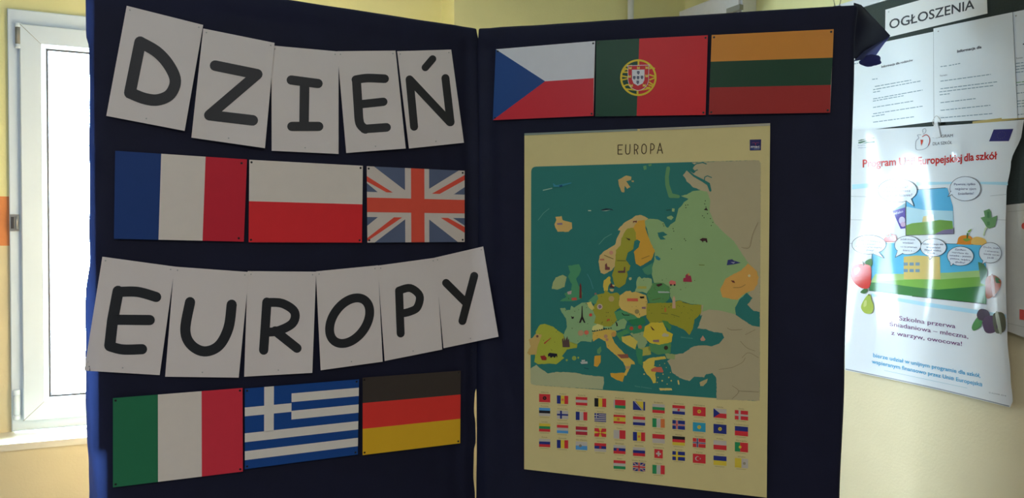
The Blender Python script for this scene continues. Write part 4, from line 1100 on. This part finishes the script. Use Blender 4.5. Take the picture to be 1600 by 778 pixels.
for ri, rows in enumerate((R1, R2, R3, R4, R5)):
    for ci in (range(11) if ri < 4 else (4, 5, 6)):
        x = XS[ci]; yv = rows[ci]; fw_ = 17.4 + 3.2 * (x - 851) / 307; fh = 12.6 + 2.0 * (x - 851) / 307
        mini(x, yv, fw_, fh, FL[ri][ci])
        nm = NM[ri][ci]; hw = min(11.5, len(nm) * 0.85); sl_ = 0.05 + (x - 851) / 307 * 0.045
        cap.text(nm, (x - hw, yv - fh / 2 - 2.0 - hw * sl_), (x + hw, yv - fh / 2 - 2.0 + hw * sl_), 1.6, ms, 0.0004, CK)
        cap.stroke([(x - 8, yv + fh / 2 + 2.2 - 8 * sl_), (x + 7, yv + fh / 2 + 2.2 + 7 * sl_)], 0.5, ms, 0.0004, ink((128, 112, 68), 0.5), cap=False)
cap.build('printed_caption', mp, kind='stuff')
# clear tape along the top edge
M_TAPE = mat('clear_tape', (0.30, 0.36, 0.30), rough=0.18, spec=0.7)
c = MB(); c.poly([(819.4, 208.2), (996, 201.2), (996, 204.2), (819.4, 211.5)], ms, 0.0010, M_TAPE); c.poly([(1000, 201), (1203.4, 192.4), (1203.4, 196.2), (1000, 204.5)], ms, 0.0010, mat('clear_tape_pale', (0.55, 0.50, 0.38), rough=0.2))
c.build('tape', mp)

# ------------------------------------------------------------------ notice board on the right wall
M_FELT = mat('board_felt', (0.035, 0.048, 0.04), rough=0.85, noise_amt=0.2, scale=200, bump=0.3)
M_FRM = mat('board_frame', (0.72, 0.74, 0.76), rough=0.4)
def wsurf(off, curl=None):
    def f(px, py, lay=0.0):
        o = off + (curl(px, py) if curl else 0)
        return PW.pt(px, py, o + lay)
    return f
bz1 = PW.pt(1370, 5.5, 0.02).z; bz0 = PW.pt(1590, 345, 0.02).z
a0 = PW.sz(1250, 300, 0.02)[0]; a1 = PW.sz(1760, 300, 0.02)[0]
lo, hi = sorted((a0, a1))
nb = thing('notice_board', PW.w((lo + hi) / 2, bz0), 'dark felt notice board on the right wall under the papers', 'board')
c = MB(); c.box(PW, lo, hi, bz0, bz1, 0.001, 0.02, M_FELT); c.build('felt_panel', nb)
c = MB(); c.box(PW, lo, hi, bz1 + 0.0005, bz1 + 0.03, 0.001, 0.024, M_FRM); c.build('frame_rail', nb)
WP = (0.78, 0.83, 0.85)
M_WP = mat('office_paper', WP, rough=0.38, noise_amt=0.015, spec=0.5)
# sign
sg = wsurf(0.026)
sq = [(1383.5, 15.2), (1541, -29), (1543, 21), (1383, 59.5)]
sr = thing('notice_sign', quad_base(sg, sq), 'white plate reading OGŁOSZENIA at the top of the notice board', 'sign')
c = MB(); sheet_mesh(c, sq, sg, mat('sign_plate', (0.80, 0.80, 0.78), rough=0.35, noise_amt=0.01), 3, 3, th=0.004); c.build('plate', sr)
c = MB(); c.text('OGŁOSZENIA', (1389.5, 45.5), (1522.5, 13.2), 15.0, sg, 0.0005, mat('sign_black', (0.03, 0.03, 0.035), rough=0.5), up=(0.0, -1.0), bold=0.012); c.build('lettering', sr)
pin(sr, 1388.5, 18.5, sg, r=0.002, m=M_METAL)
# three information sheets
def dash(mb, x0, y0, x1, y1, th, s, m, lay=0.0006):
    l = math.hypot(x1 - x0, y1 - y0); p = 0
    while p < l - 1:
        n_ = min(l - p, random.uniform(3, 9)); a = p / l; b2 = (p + n_) / l
        mb.stroke([(x0 + (x1 - x0) * a, y0 + (y1 - y0) * a), (x0 + (x1 - x0) * b2, y0 + (y1 - y0) * b2)], th, s, lay, m, cap=False); p += n_ + 1.2
T4 = lambda x, y: (1330 + x / 5.556, 60 + y / 5.556)
TX = mat('text_grey', (0.20, 0.30, 0.34), rough=0.5); TXD = mat('text_dark', (0.07, 0.07, 0.09), rough=0.5)
INFO = [([(1322, 78), (1458.3, 49.5), (1459, 190), (1322, 207.5)], 0.0235, 'information sheet under the left end of the sign, partly behind the cloth',
         [(262, 255, 415, 222, 1), (430, 220, 536, 194, 1), (20, 222, 60, 216, 0), (182, 356, 228, 350, 0), (205, 418, 520, 362, 0), (190, 446, 602, 370, 0), (190, 468, 250, 458, 0), (190, 526, 620, 448, 0), (188, 545, 455, 497, 0), (190, 600, 542, 543, 0), (190, 655, 620, 588, 0), (180, 678, 290, 660, 0), (190, 728, 545, 680, 0)]),
        ([(1458.5, 44.5), (1582, 19), (1590, 184.5), (1459.5, 191.5)], 0.0262, 'information sheet in the middle, below the right end of the sign',
         [(920, 122, 1075, 92, 1), (1090, 92, 1132, 80, 1), (775, 245, 830, 238, 0), (848, 236, 950, 216, 0), (768, 325, 835, 320, 1), (775, 372, 1212, 312, 0), (775, 438, 1268, 376, 0), (765, 465, 1240, 408, 0), (768, 490, 855, 480, 0), (775, 558, 1080, 522, 0), (775, 625, 1208, 580, 0), (775, 690, 1225, 652, 0)]),
        ([(1582.5, 19), (1660, 3), (1664, 178), (1590.5, 184.5)], 0.0235, 'information sheet at the right edge of the picture on the board',
         [(1430, 180, 1495, 168, 1), (1430, 218, 1560, 200, 0), (1430, 245, 1560, 228, 0), (1430, 270, 1560, 250, 0), (1430, 295, 1560, 280, 0), (1425, 385, 1560, 368, 2), (1425, 408, 1560, 390, 0), (1430, 478, 1560, 462, 0), (1430, 546, 1560, 532, 0), (1425, 570, 1560, 555, 0), (1425, 595, 1560, 580, 0), (1425, 664, 1560, 650, 0)])]
for i, (q, off, lab, lines) in enumerate(INFO):
    sf = wsurf(off, (lambda q: lambda x, y: 0.003 * math.sin((x - q[0][0]) * 0.05) * (y - 20) / 180.0)(q))
    r0 = thing('information_sheet', quad_base(sf, q), lab, 'paper', 'information sheets on the notice board')
    c = MB(); sheet_mesh(c, q, sf, M_WP, 10, 8); c.build('sheet', r0)
    c = MB()
    for x0, y0, x1, y1, kk in lines:
        if kk == 1: continue
        dash(c, *T4(x0, y0), *T4(x1, y1), 1.25, sf, mat('text_green', (0.2, 0.42, 0.2)) if kk == 2 else TX)
    if i == 0:
        c.text('Informacja dla rodziców', T4(262, 256), T4(536, 196), 3.6, sf, 0.0006, TXD, bold=0.02)
    elif i == 1:
        c.text('Informacja dla', T4(920, 124), T4(1132, 84), 4.2, sf, 0.0006, TXD, bold=0.03)
        c.text('Termin:', T4(768, 332), T4(835, 322), 2.6, sf, 0.0006, TXD)
    else:
        c.text('Termin:', T4(1430, 182), T4(1490, 172), 2.8, sf, 0.0006, TXD)
        c.stroke([T4(1495, 50), T4(1540, 42)], 2.2, sf, 0.0006, TXD)
    c.build('printed_text', r0, kind='stuff')
    pin(r0, *bil(q, 0.06, 0.04), sf, r=0.002, m=M_PINC)
# wooden batten below the sheets
c = MB(); za = PW.pt(1560, 186.5, 0.03).z
zA = PW.pt(1560, 184.2, 0.03).z; zB = PW.pt(1560, 189.5, 0.03).z
ax = PW.sz(1521, 188, 0.02)[0]; lo2, hi2 = sorted((ax, a1))
c.box(PW, lo2, hi2, zB, zA, 0.0205, 0.024, mat('batten_yellow', (0.55, 0.42, 0.12), rough=0.4)); c.build('wooden_batten', nb)
# lower paper at the right edge
lq = [(1557, 322), (1648, 312), (1648, 545), (1557, 511)]
ls = wsurf(0.0225)
r0 = thing('wall_notice', quad_base(ls, lq), 'cream notice below the board, behind the right edge of the programme poster', 'paper')
c = MB(); sheet_mesh(c, lq, ls, mat('cream_notice', (0.62, 0.60, 0.52), rough=0.5), 3, 5, th=0.001); c.build('sheet', r0)
c = MB(); c.disc((1600, 353), (4, 5), ls, 0.0006, mat('notice_red', (0.7, 0.08, 0.06))); c.poly([(1593, 483), (1620, 487), (1620, 503), (1593, 499)], ls, 0.0006, mat('notice_red', (0.7, 0.08, 0.06)))
c.stroke([(1575, 331), (1640, 325)], 0.8, ls, 0.0006, mat('notice_line', (0.45, 0.44, 0.36))); c.stroke([(1575, 505), (1640, 520)], 0.8, ls, 0.0006, mat('notice_line', (0.45, 0.44, 0.36)))
c.build('printed_marks', r0)

# ------------------------------------------------------------------ school programme poster
LE = [(203, 1322), (400, 1321.5), (578, 1320)]
RE = [(185, 1600), (205, 1597), (255, 1579.5), (300, 1572.5), (360, 1571), (443, 1571.5), (528, 1574), (590, 1579), (627, 1582.5), (637, 1578)]
def pcurl(x, y):
    u = (x - 1320) / 260.0; v = (y - 190) / 440.0
    o = 0.026 + 0.012 * math.sin(v * math.pi) * u * u
    o += 0.0045 * math.sin(u * 13.0 + v * 2.0) * (0.4 + 0.6 * v) + 0.0035 * math.sin(u * 5 - v * 6 + 1)
    o += 0.012 * max(0, v - 0.8) * u
    o += 0.006 * math.exp(-((x - 1500) / 9.0) ** 2 - ((y - 235) / 22.0) ** 2)
    return max(0.0275, o + 0.006)
psf = wsurf(0.0, pcurl)
M_GLOSS = mat('laminated_poster', (0.76, 0.80, 0.82), rough=0.55, spec=0.12, noise_amt=0.01, coat=0.3, coat_r=0.10)
po_ = thing('programme_poster', psf(1450, 606, 0), 'glossy curling school programme poster with fruit and speech bubbles', 'poster')
NU, NV = 40, 48
top = []; bot = []
for j in range(NV + 1):
    v = j / NV; r1 = []; r2 = []
    for i in range(NU + 1):
        u = i / NU
        ty = 203.5 + (186.5 - 203.5) * u + 2 * math.sin(u * 3); by = 578 + (636.5 - 578) * u - 2.0 * math.sin(u * math.pi)
        yl = 203 + (578 - 203) * v; yr = 186 + (636.5 - 186) * v
        xl = interp(LE, yl); xr = interp(RE, yr)
        x = xl + (xr - xl) * u; y_ = ty + (by - ty) * v
        r1.append(psf(x, y_, 0)); r2.append(psf(x, y_, -0.0006))
    top.append(r1); bot.append(r2)
c = MB(); c.grid(top, M_GLOSS); c.grid([r[::-1] for r in bot], M_GLOSS)
for a, b2 in ((top[0], bot[0]), (top[-1], bot[-1]), ([r[0] for r in top], [r[0] for r in bot]), ([r[-1] for r in top], [r[-1] for r in bot])): c.grid([a, b2], M_GLOSS, False)
c.build('sheet', po_)
# clear strip folded along the lower edge
c = MB(); c.grid([[psf(1321 + 256 * k / 24, 577.2 + (635.2 - 577.2) * k / 24 - 2.0 * math.sin(k / 24 * math.pi) + dy, 0.0008) for k in range(25)] for dy in (-1.4, 0.2)], mat('poster_hem', (0.3, 0.32, 0.34), rough=0.2)); c.build('lower_hem', po_)
def pk(col, rough=0.4):
    key = 'pk%s' % (col,)
    return mat(key, tuple(lin(v) for v in col), rough=0.55, spec=0.12, noise_amt=0.03, coat=0.3, coat_r=0.10)
S7 = lambda x, y: (1300 + x / 3.113, 200 + y / 3.112)
S9 = lambda x, y: (1300 + x / 4.863, 360 + y / 4.863)
S8 = lambda x, y: (1320 + x / 4.864, 480 + y / 4.864)
SX = lambda x, y: (1320 + x / 5.714, 270 + y / 5.714)
pl_ = 0.0008
d0 = MB()
for P in ([S7(98, 275), S7(230, 265), S7(230, 285), S7(98, 298)], [S7(410, 262), S7(590, 262), S7(590, 272), S7(410, 280)], [S7(720, 262), S7(855, 262), S7(855, 278), S7(720, 272)]): d0.poly(P, psf, pl_, pk((176, 222, 236)), 12)
d0.poly([S9(300, 480), S9(700, 545), S9(1110, 605), S9(1322, 640), S9(1322, 668), S9(1110, 636), S9(700, 575), S9(300, 500)], psf, pl_, pk((178, 222, 240)), 12)
for a, b2 in (((90, 332), (190, 334)), ((86, 445), (210, 450)), ((770, 330), (850, 322)), ((82, 560), (100, 562)), ((800, 445), (848, 448))): d0.stroke([S7(*a), S7(*b2)], 0.5, psf, pl_, pk((150, 160, 165)))
d0.build('printed_ground', po_, kind='stuff')
# logos
d = MB()
Lg = lambda x, y: (1320 + x / 9.73, 190 + y / 9.73)
d.poly([Lg(200, 290), Lg(250, 272), Lg(330, 266), Lg(250, 290), Lg(205, 298)], psf, pl_, pk((70, 110, 80)))
d.poly([Lg(200, 330), Lg(210, 310), Lg(300, 290), Lg(440, 290), Lg(330, 298), Lg(240, 330)], psf, pl_, pk((70, 110, 80)))
d.poly([Lg(255, 336), Lg(330, 312), Lg(455, 296), Lg(455, 318), Lg(360, 322)], psf, pl_, pk((40, 90, 60)))
d.poly([Lg(385, 250), Lg(450, 244), Lg(450, 254), Lg(400, 256)], psf, pl_, pk((120, 150, 100)))
d.text('Krajowy Ośrodek', Lg(200, 368), Lg(455, 352), 1.5, psf, pl_, pk((90, 110, 150))); d.text('Wsparcia Rolnictwa', Lg(200, 405), Lg(455, 390), 1.5, psf, pl_, pk((90, 110, 150)))
d.stroke([Lg(1190, 165), Lg(1180, 130), Lg(1215, 105), Lg(1235, 135), Lg(1220, 170), Lg(1190, 190)], 0.6, psf, pl_, pk((120, 130, 140)), curve=True)
d.stroke([Lg(1160, 200), Lg(1105, 205), Lg(1125, 250), Lg(1085, 290), Lg(1075, 360), Lg(1090, 425), Lg(1180, 425), Lg(1250, 390), Lg(1285, 320)], 0.7, psf, pl_, pk((130, 140, 155)), curve=True)
d.stroke([Lg(1180, 228), Lg(1235, 200), Lg(1280, 235), Lg(1290, 300), Lg(1270, 360)], 1.2, psf, pl_, pk((190, 70, 60)), curve=True)
d.poly([Lg(1150, 275), Lg(1190, 275), Lg(1185, 310), Lg(1160, 370)], psf, pl_, pk((190, 60, 40)))
K2 = lambda x, y: (1440 + x / 9.725, 190 + y / 9.725)
d.text('PROGRAM', K2(170, 250), K2(475, 232), 4.6, psf, pl_, pk((96, 100, 104))); d.text('DLA SZKÓŁ', K2(170, 360), K2(462, 338), 4.8, psf, pl_, pk((96, 100, 104)))
d.build('printed_logo', po_)
d = MB(); d.poly([K2(1095, 120), K2(1395, 110), K2(1325, 296), K2(1025, 300)], psf, pl_, pk((52, 48, 110)), 10)
for i in range(12):
    a = i * math.pi / 6; d.disc((K2(1212, 205)[0] + 6.5 * math.cos(a) - 1.5 * math.sin(a), K2(1212, 205)[1] + 5.6 * math.sin(a)), 0.45, psf, pl_ + 0.0004, pk((110, 104, 96)), 5)
d.build('printed_emblem', po_)
d = MB(); RED = pk((196, 40, 34))
for s_, p0, p1 in (('Program', (149, 191), (311, 181)), ('Unii', (325, 181), (403, 177)), ('Europejskiej', (418, 178), (632, 163)), ('dla', (642, 162), (690, 157)), ('szkół', (700, 156), (803, 151))):
    d.text(s_, S7(*p0), S7(*p1), 12.2, psf, pl_, RED, bold=0.022)
d.build('printed_title', po_)
# upper picture: sky, hill; milk carton beside it
d = MB()
tl, tr, br, bl = SX(545, 160), SX(915, 134), SX(972, 545), SX(545, 558)
d.poly([tl, SX(915, 134), SX(965, 300), SX(972, 470), SX(545, 470)], psf, pl_, pk((90, 178, 220)), 10)
d.poly([SX(545, 300), SX(700, 330), SX(965, 340), SX(972, 480), SX(545, 480)], psf, pl_ + .0002, pk((176, 214, 226)), 10)
d.poly([SX(545, 470), SX(600, 450), SX(700, 440), SX(850, 420), SX(960, 430), br, bl], psf, pl_ + .0004, pk((112, 158, 70)), 10)
d.poly([SX(800, 548), SX(880, 510), SX(972, 500), br], psf, pl_ + .0006, pk((130, 120, 150)), 10)
d.poly([SX(690, 440), SX(700, 390), SX(790, 370), SX(800, 430)], psf, pl_ + .0006, pk((206, 190, 120)), 10)
d.stroke([SX(645, 150), SX(900, 134)], 0.8, psf, pl_ + .0006, pk((40, 44, 50))); d.stroke([tl, bl, br, SX(974, 490)], 0.8, psf, pl_ + .0006, pk((50, 54, 60)))
d.build('printed_scene', po_)
d = MB(); d.poly([SX(425, 340), SX(540, 305), SX(540, 495), SX(498, 500)], psf, pl_, pk((82, 70, 160)), 10); d.poly([SX(425, 340), SX(470, 310), SX(540, 270), SX(540, 308)], psf, pl_ + .0001, pk((150, 190, 200)), 10)
d.text('Mleko', SX(440, 378), SX(520, 352), 4.0, psf, pl_ + .0004, pk((200, 200, 230)), bold=.02); d.disc(SX(510, 425), (5, 6), psf, pl_ + .0003, pk((200, 196, 220)), 12); d.disc(SX(520, 460), (4, 4), psf, pl_ + .0005, pk((200, 170, 200)), 12)
d.build('printed_carton', po_)
# lower picture
d = MB()
d.poly([S9(312, 95), S9(680, 98), S9(1130, 108), S9(1170, 260), S9(1170, 400), S9(290, 380)], psf, pl_, pk((88, 184, 222)), 10)
d.poly([S9(300, 380), S9(330, 330), S9(600, 330), S9(900, 320), S9(1170, 300), S9(1172, 420), S9(300, 420)], psf, pl_ + .0004, pk((160, 196, 120)), 10)
d.poly([S9(545, 200), S9(640, 190), S9(820, 200), S9(825, 380), S9(545, 370)], psf, pl_ + .0006, pk((214, 190, 110)), 10)
for x in (560, 605, 650):
    for y_ in (255, 305): d.poly([S9(x - 16, y_ - 12), S9(x + 16, y_ - 12), S9(x + 16, y_ + 12), S9(x - 16, y_ + 12)], psf, pl_ + .0008, pk((120, 150, 170)))
d.poly([S9(290, 395), S9(400, 400), S9(620, 430), S9(800, 450), S9(1172, 420), S9(1172, 560), S9(900, 528), S9(620, 500), S9(285, 458)], psf, pl_ + .0010, pk((56, 124, 62)), 10)
d.poly([S9(300, 395), S9(460, 380), S9(640, 370), S9(830, 372), S9(1000, 360), S9(1172, 350), S9(1172, 425), S9(800, 452), S9(620, 432), S9(400, 402)], psf, pl_ + .0008, pk((120, 176, 72)), 10)
d.poly([S9(1110, 240), S9(1150, 250), S9(1180, 300), S9(1175, 420), S9(1130, 400)], psf, pl_ + .0012, pk((52, 110, 60)), 10)
d.stroke([S9(850, 100), S9(1130, 108)], .7, psf, pl_ + .0006, pk((40, 44, 50))); d.stroke([S9(610, 500), S9(900, 530), S9(1172, 560)], .9, psf, pl_ + .0012, pk((30, 40, 36))); d.stroke([S9(310, 100), S9(283, 458), S9(400, 470)], .7, psf, pl_ + .0012, pk((40, 60, 60)))
d.build('printed_scene', po_)
# fruit and vegetables printed around the pictures
def fruit(nm, shapes):
    d = MB()
    for i, (kind, a, b2, col) in enumerate(shapes):
        if kind == 'd': d.disc(a, b2, psf, 0.0022 + i * .0002, pk(col), 20)
        else: d.poly(a if kind == 'p' else catmull(a, 4, True), psf, 0.0022 + i * .0002, pk(col))
    d.build(nm, po_)
S = lambda P: [S9(*p) for p in P]
fruit('printed_apple', [('c', S([(250, 240), (300, 215), (306, 262), (280, 280)]), 0, (70, 120, 60)), ('c', S([(150, 300), (170, 265), (225, 255), (290, 270), (298, 340), (285, 430), (230, 440), (170, 400), (145, 350)]), 0, (206, 48, 34)), ('c', S([(165, 300), (200, 278), (215, 300), (180, 340)]), 0, (228, 120, 90)), ('p', S([(225, 235), (232, 232), (245, 268), (236, 268)]), 0, (110, 80, 50))])
fruit('printed_pear', [('c', S([(215, 470), (245, 442), (272, 450), (250, 480)]), 0, (66, 110, 56)), ('c', S([(272, 488), (290, 490), (300, 530), (316, 575), (300, 628), (250, 628), (220, 585), (238, 535)]), 0, (172, 190, 82)), ('c', S([(245, 540), (262, 530), (262, 570), (240, 580)]), 0, (206, 214, 130)), ('p', S([(276, 484), (284, 482), (284, 496), (278, 496)]), 0, (90, 80, 40))])
fruit('printed_tomato', [('c', S([(396, 62), (430, 30), (480, 36), (490, 70), (470, 86), (405, 84)]), 0, (200, 58, 50)), ('p', S([(405, 30), (430, 40), (450, 14), (448, 36), (470, 40), (440, 46), (420, 54)]), 0, (110, 120, 90)), ('c', S([(440, 52), (455, 48), (452, 66)]), 0, (232, 190, 180))])
fruit('printed_pumpkin', [('c', S([(952, 90), (965, 50), (1010, 36), (1060, 50), (1070, 104), (955, 104)]), 0, (222, 136, 40)), ('c', S([(1060, 104), (1070, 60), (1110, 48), (1165, 70), (1165, 108)]), 0, (228, 184, 96)), ('c', S([(995, 66), (1030, 60), (1055, 70), (1020, 84)]), 0, (130, 160, 60)), ('p', S([(1022, 60), (1024, 20), (1036, 18), (1032, 60)]), 0, (70, 120, 50)), ('c', S([(1030, 8), (1060, -12), (1044, 14)]), 0, (120, 170, 60))])
F7 = lambda P: [SX(*p) for p in P]
fruit('printed_celery', [('p', F7([(1232, 560), (1248, 500), (1262, 480), (1274, 486), (1252, 520), (1246, 562)]), 0, (196, 214, 170)), ('p', F7([(1212, 400), (1250, 390), (1240, 340), (1290, 322), (1306, 350), (1310, 400), (1362, 380), (1352, 430), (1340, 480), (1290, 498), (1262, 480), (1240, 440)]), 0, (104, 150, 98)), ('p', F7([(1270, 350), (1290, 345), (1295, 470), (1270, 470)]), 0, (80, 130, 80))])
fruit('printed_strawberry', [('c', S([(1172, 360), (1215, 340), (1255, 350), (1285, 390), (1270, 450), (1225, 500), (1175, 515), (1165, 430)]), 0, (176, 92, 60)), ('p', S([(1240, 350), (1280, 372), (1262, 380), (1284, 400), (1250, 400), (1240, 380)]), 0, (70, 110, 60)), ('c', S([(1205, 350), (1225, 345), (1240, 480), (1222, 500)]), 0, (210, 170, 150))])
fruit('printed_plums', [('c', S([(1062, 740), (1075, 700), (1110, 655), (1140, 670), (1130, 730), (1080, 762)]), 0, (70, 140, 76)), ('c', S([(1100, 640), (1125, 598), (1175, 604), (1200, 640), (1180, 680), (1120, 680)]), 0, (62, 50, 78)), ('c', S([(1142, 700), (1170, 655), (1230, 650), (1260, 700), (1240, 770), (1170, 776)]), 0, (76, 56, 92)), ('c', S([(1220, 650), (1260, 620), (1310, 640), (1320, 740), (1290, 778), (1240, 770)]), 0, (96, 100, 84)), ('c', S([(1240, 640), (1262, 624), (1290, 770), (1270, 776)]), 0, (170, 176, 160))])
# speech bubbles
def bubble(c0, rx, ry, tail, lines, h, f_=lambda *a: a):
    d = MB(); cx, cyy = c0
    ov = [(cx + rx * math.cos(2 * math.pi * k / 28), cyy + ry * math.sin(2 * math.pi * k / 28)) for k in range(28)]
    d.poly(ov, psf, 0.0026, pk((226, 234, 240)), 14); d.poly(tail, psf, 0.0027, pk((226, 234, 240)))
    d.stroke(ov, 0.7, psf, 0.0028, pk((60, 66, 76)), cap=False, closed=True)
    d.stroke([tail[0], tail[1]], 0.7, psf, 0.0029, pk((60, 66, 76)), cap=False); d.stroke([tail[1], tail[2]], 0.7, psf, 0.0029, pk((60, 66, 76)), cap=False)
    d.poly([tail[0], ((tail[0][0] * 3 + tail[1][0]) / 4, (tail[0][1] * 3 + tail[1][1]) / 4), ((tail[2][0] * 3 + tail[1][0]) / 4, (tail[2][1] * 3 + tail[1][1]) / 4), tail[2], ((tail[2][0] + cx) / 2, (tail[2][1] + cyy) / 2), ((tail[0][0] + cx) / 2, (tail[0][1] + cyy) / 2)], psf, 0.00295, pk((226, 234, 240)))
    for s_, p0, p1 in lines: d.text(s_, p0, p1, h, psf, 0.0032, pk((92, 92, 130)))
    d.build('speech_bubble', po_)
bubble(SX(470, 157), 30.5, 18.5, [SX(545, 248), SX(618, 300), SX(592, 232)], [('Cześć', SX(415, 102), SX(510, 98)), ('Chrumasie!', SX(372, 140), SX(562, 136)), ('Czy pamiętasz', SX(345, 172), SX(585, 170)), ('o sprawdzianie?', SX(332, 214), SX(602, 208))], 4.2)
bubble(SX(1075, 142), 24.0, 19.0, [SX(960, 190), SX(918, 214), SX(950, 160)], [('Pewnie, tylko', SX(975, 112), SX(1165, 110)), ('najpierw zjem', SX(985, 152), SX(1172, 152)), ('śniadanie!', SX(1010, 196), SX(1150, 192))], 3.8)
bubble(S9(280, 108), 26.5, 15.0, [S9(318, 180), S9(396, 212), S9(362, 172)], [('Czy już wszyscy', S9(204, 78), S9(368, 92)), ('są gotowi?', S9(238, 108), S9(330, 112)), ('Czy otwarte mamy', S9(182, 128), S9(378, 136)), ('głowy?', S9(258, 154), S9(318, 158))], 2.8)
bubble(S9(575, 112), 20.5, 14.5, [S9(500, 150), S9(480, 205), S9(540, 172)], [('Jeżeli chcecie', S9(520, 72), S9(632, 76)), ('wiedzieć', S9(536, 98), S9(620, 102)), ('co na przerwę', S9(520, 128), S9(645, 134)), ('bierz z ...', S9(540, 156), S9(632, 160))], 2.6)
bubble(S9(770, 130), 20.2, 14.0, [S9(735, 196), S9(742, 222), S9(765, 196)], [('Uczeń czuje się', S9(692, 108), S9(845, 112)), ('wspaniale!', S9(716, 132), S9(822, 138)), ('Wypił mleko,', S9(700, 154), S9(832, 160)), ('zjadł ...', S9(722, 174), S9(810, 184))], 2.9)
bubble(S9(975, 195), 20.5, 15.0, [S9(895, 232), S9(902, 270), S9(925, 250)], [('Zjadłam', S9(932, 150), S9(1018, 156)), ('marchew do', S9(912, 172), S9(1036, 182)), ('ostatka - jestem', S9(892, 194), S9(1058, 206)), ('piękna, mądra,', S9(898, 218), S9(1052, 232)), ('gładka!', S9(936, 244), S9(1010, 252))], 2.9)
bubble(S9(1202, 170), 17.5, 16.0, [S9(1150, 225), S9(1140, 256), S9(1170, 240)], [('Duże, małe', S9(1152, 132), S9(1272, 142)), ('i smaczne,', S9(1165, 160), S9(1270, 170)), ('będę teraz', S9(1155, 184), S9(1272, 194)), ('jadł ...', S9(1180, 210), S9(1262, 220))], 2.7)
d = MB(); PU = pk((112, 50, 110))
d.text('Szkolna przerwa', S8(412, 98), S8(840, 160), 7.0, psf, pl_, PU, bold=.004); d.text('śniadaniowa – mleczna,', S8(340, 140), S8(938, 238), 7.0, psf, pl_, PU, bold=.004); d.text('z warzyw, owocowa!', S8(352, 208), S8(890, 294), 7.0, psf, pl_, PU, bold=.004)
d.build('printed_slogan', po_)
d = MB(); CY = pk((70, 170, 214))
d.text('bierze udział w unijnym programie dla szkół,', S8(215, 378), S8(1030, 534), 6.4, psf, pl_, CY, bold=.012); d.text('wspieranym finansowo przez Unię Europejską', S8(205, 425), S8(1045, 602), 6.4, psf, pl_, CY, bold=.012)
d.stroke([S8(300, 480), S8(930, 614)], 0.5, psf, pl_, pk((150, 190, 200))); d.text('© KOWR 2018', S8(1095, 652), S8(1225, 678), 1.8, psf, pl_, pk((110, 120, 130)))
d.build('printed_footer', po_)
# hook that carries the poster
hk = thing('adhesive_hook', psf(1461.5, 206, 0.002), 'small clear hook with a wire loop holding the poster top', 'hook')
c = MB(); n_ = PW.n
hp = [psf(x, y_, 0.0035) for x, y_ in ((1459.5, 191.5), (1464.5, 191), (1467, 203), (1469.5, 214), (1462, 215.5), (1455, 214.5), (1457.5, 203))]
c.add(hp + [p - n_ * 0.003 for p in hp], [tuple(range(7))] + [(k, (k + 1) % 7, 7 + (k + 1) % 7, 7 + k) for k in range(7)], mat('hook_clear', (0.85, 0.88, 0.9), rough=0.15, coat=1.0)); c.build('plate', hk)
c = MB(); c.tube([psf(x, y_, 0.006) for x, y_ in catmull([(1458, 195), (1457.8, 188), (1463, 181), (1469, 186.5), (1469, 192)], 5)], 0.0008, M_METAL, 6); c.build('wire_loop', hk)
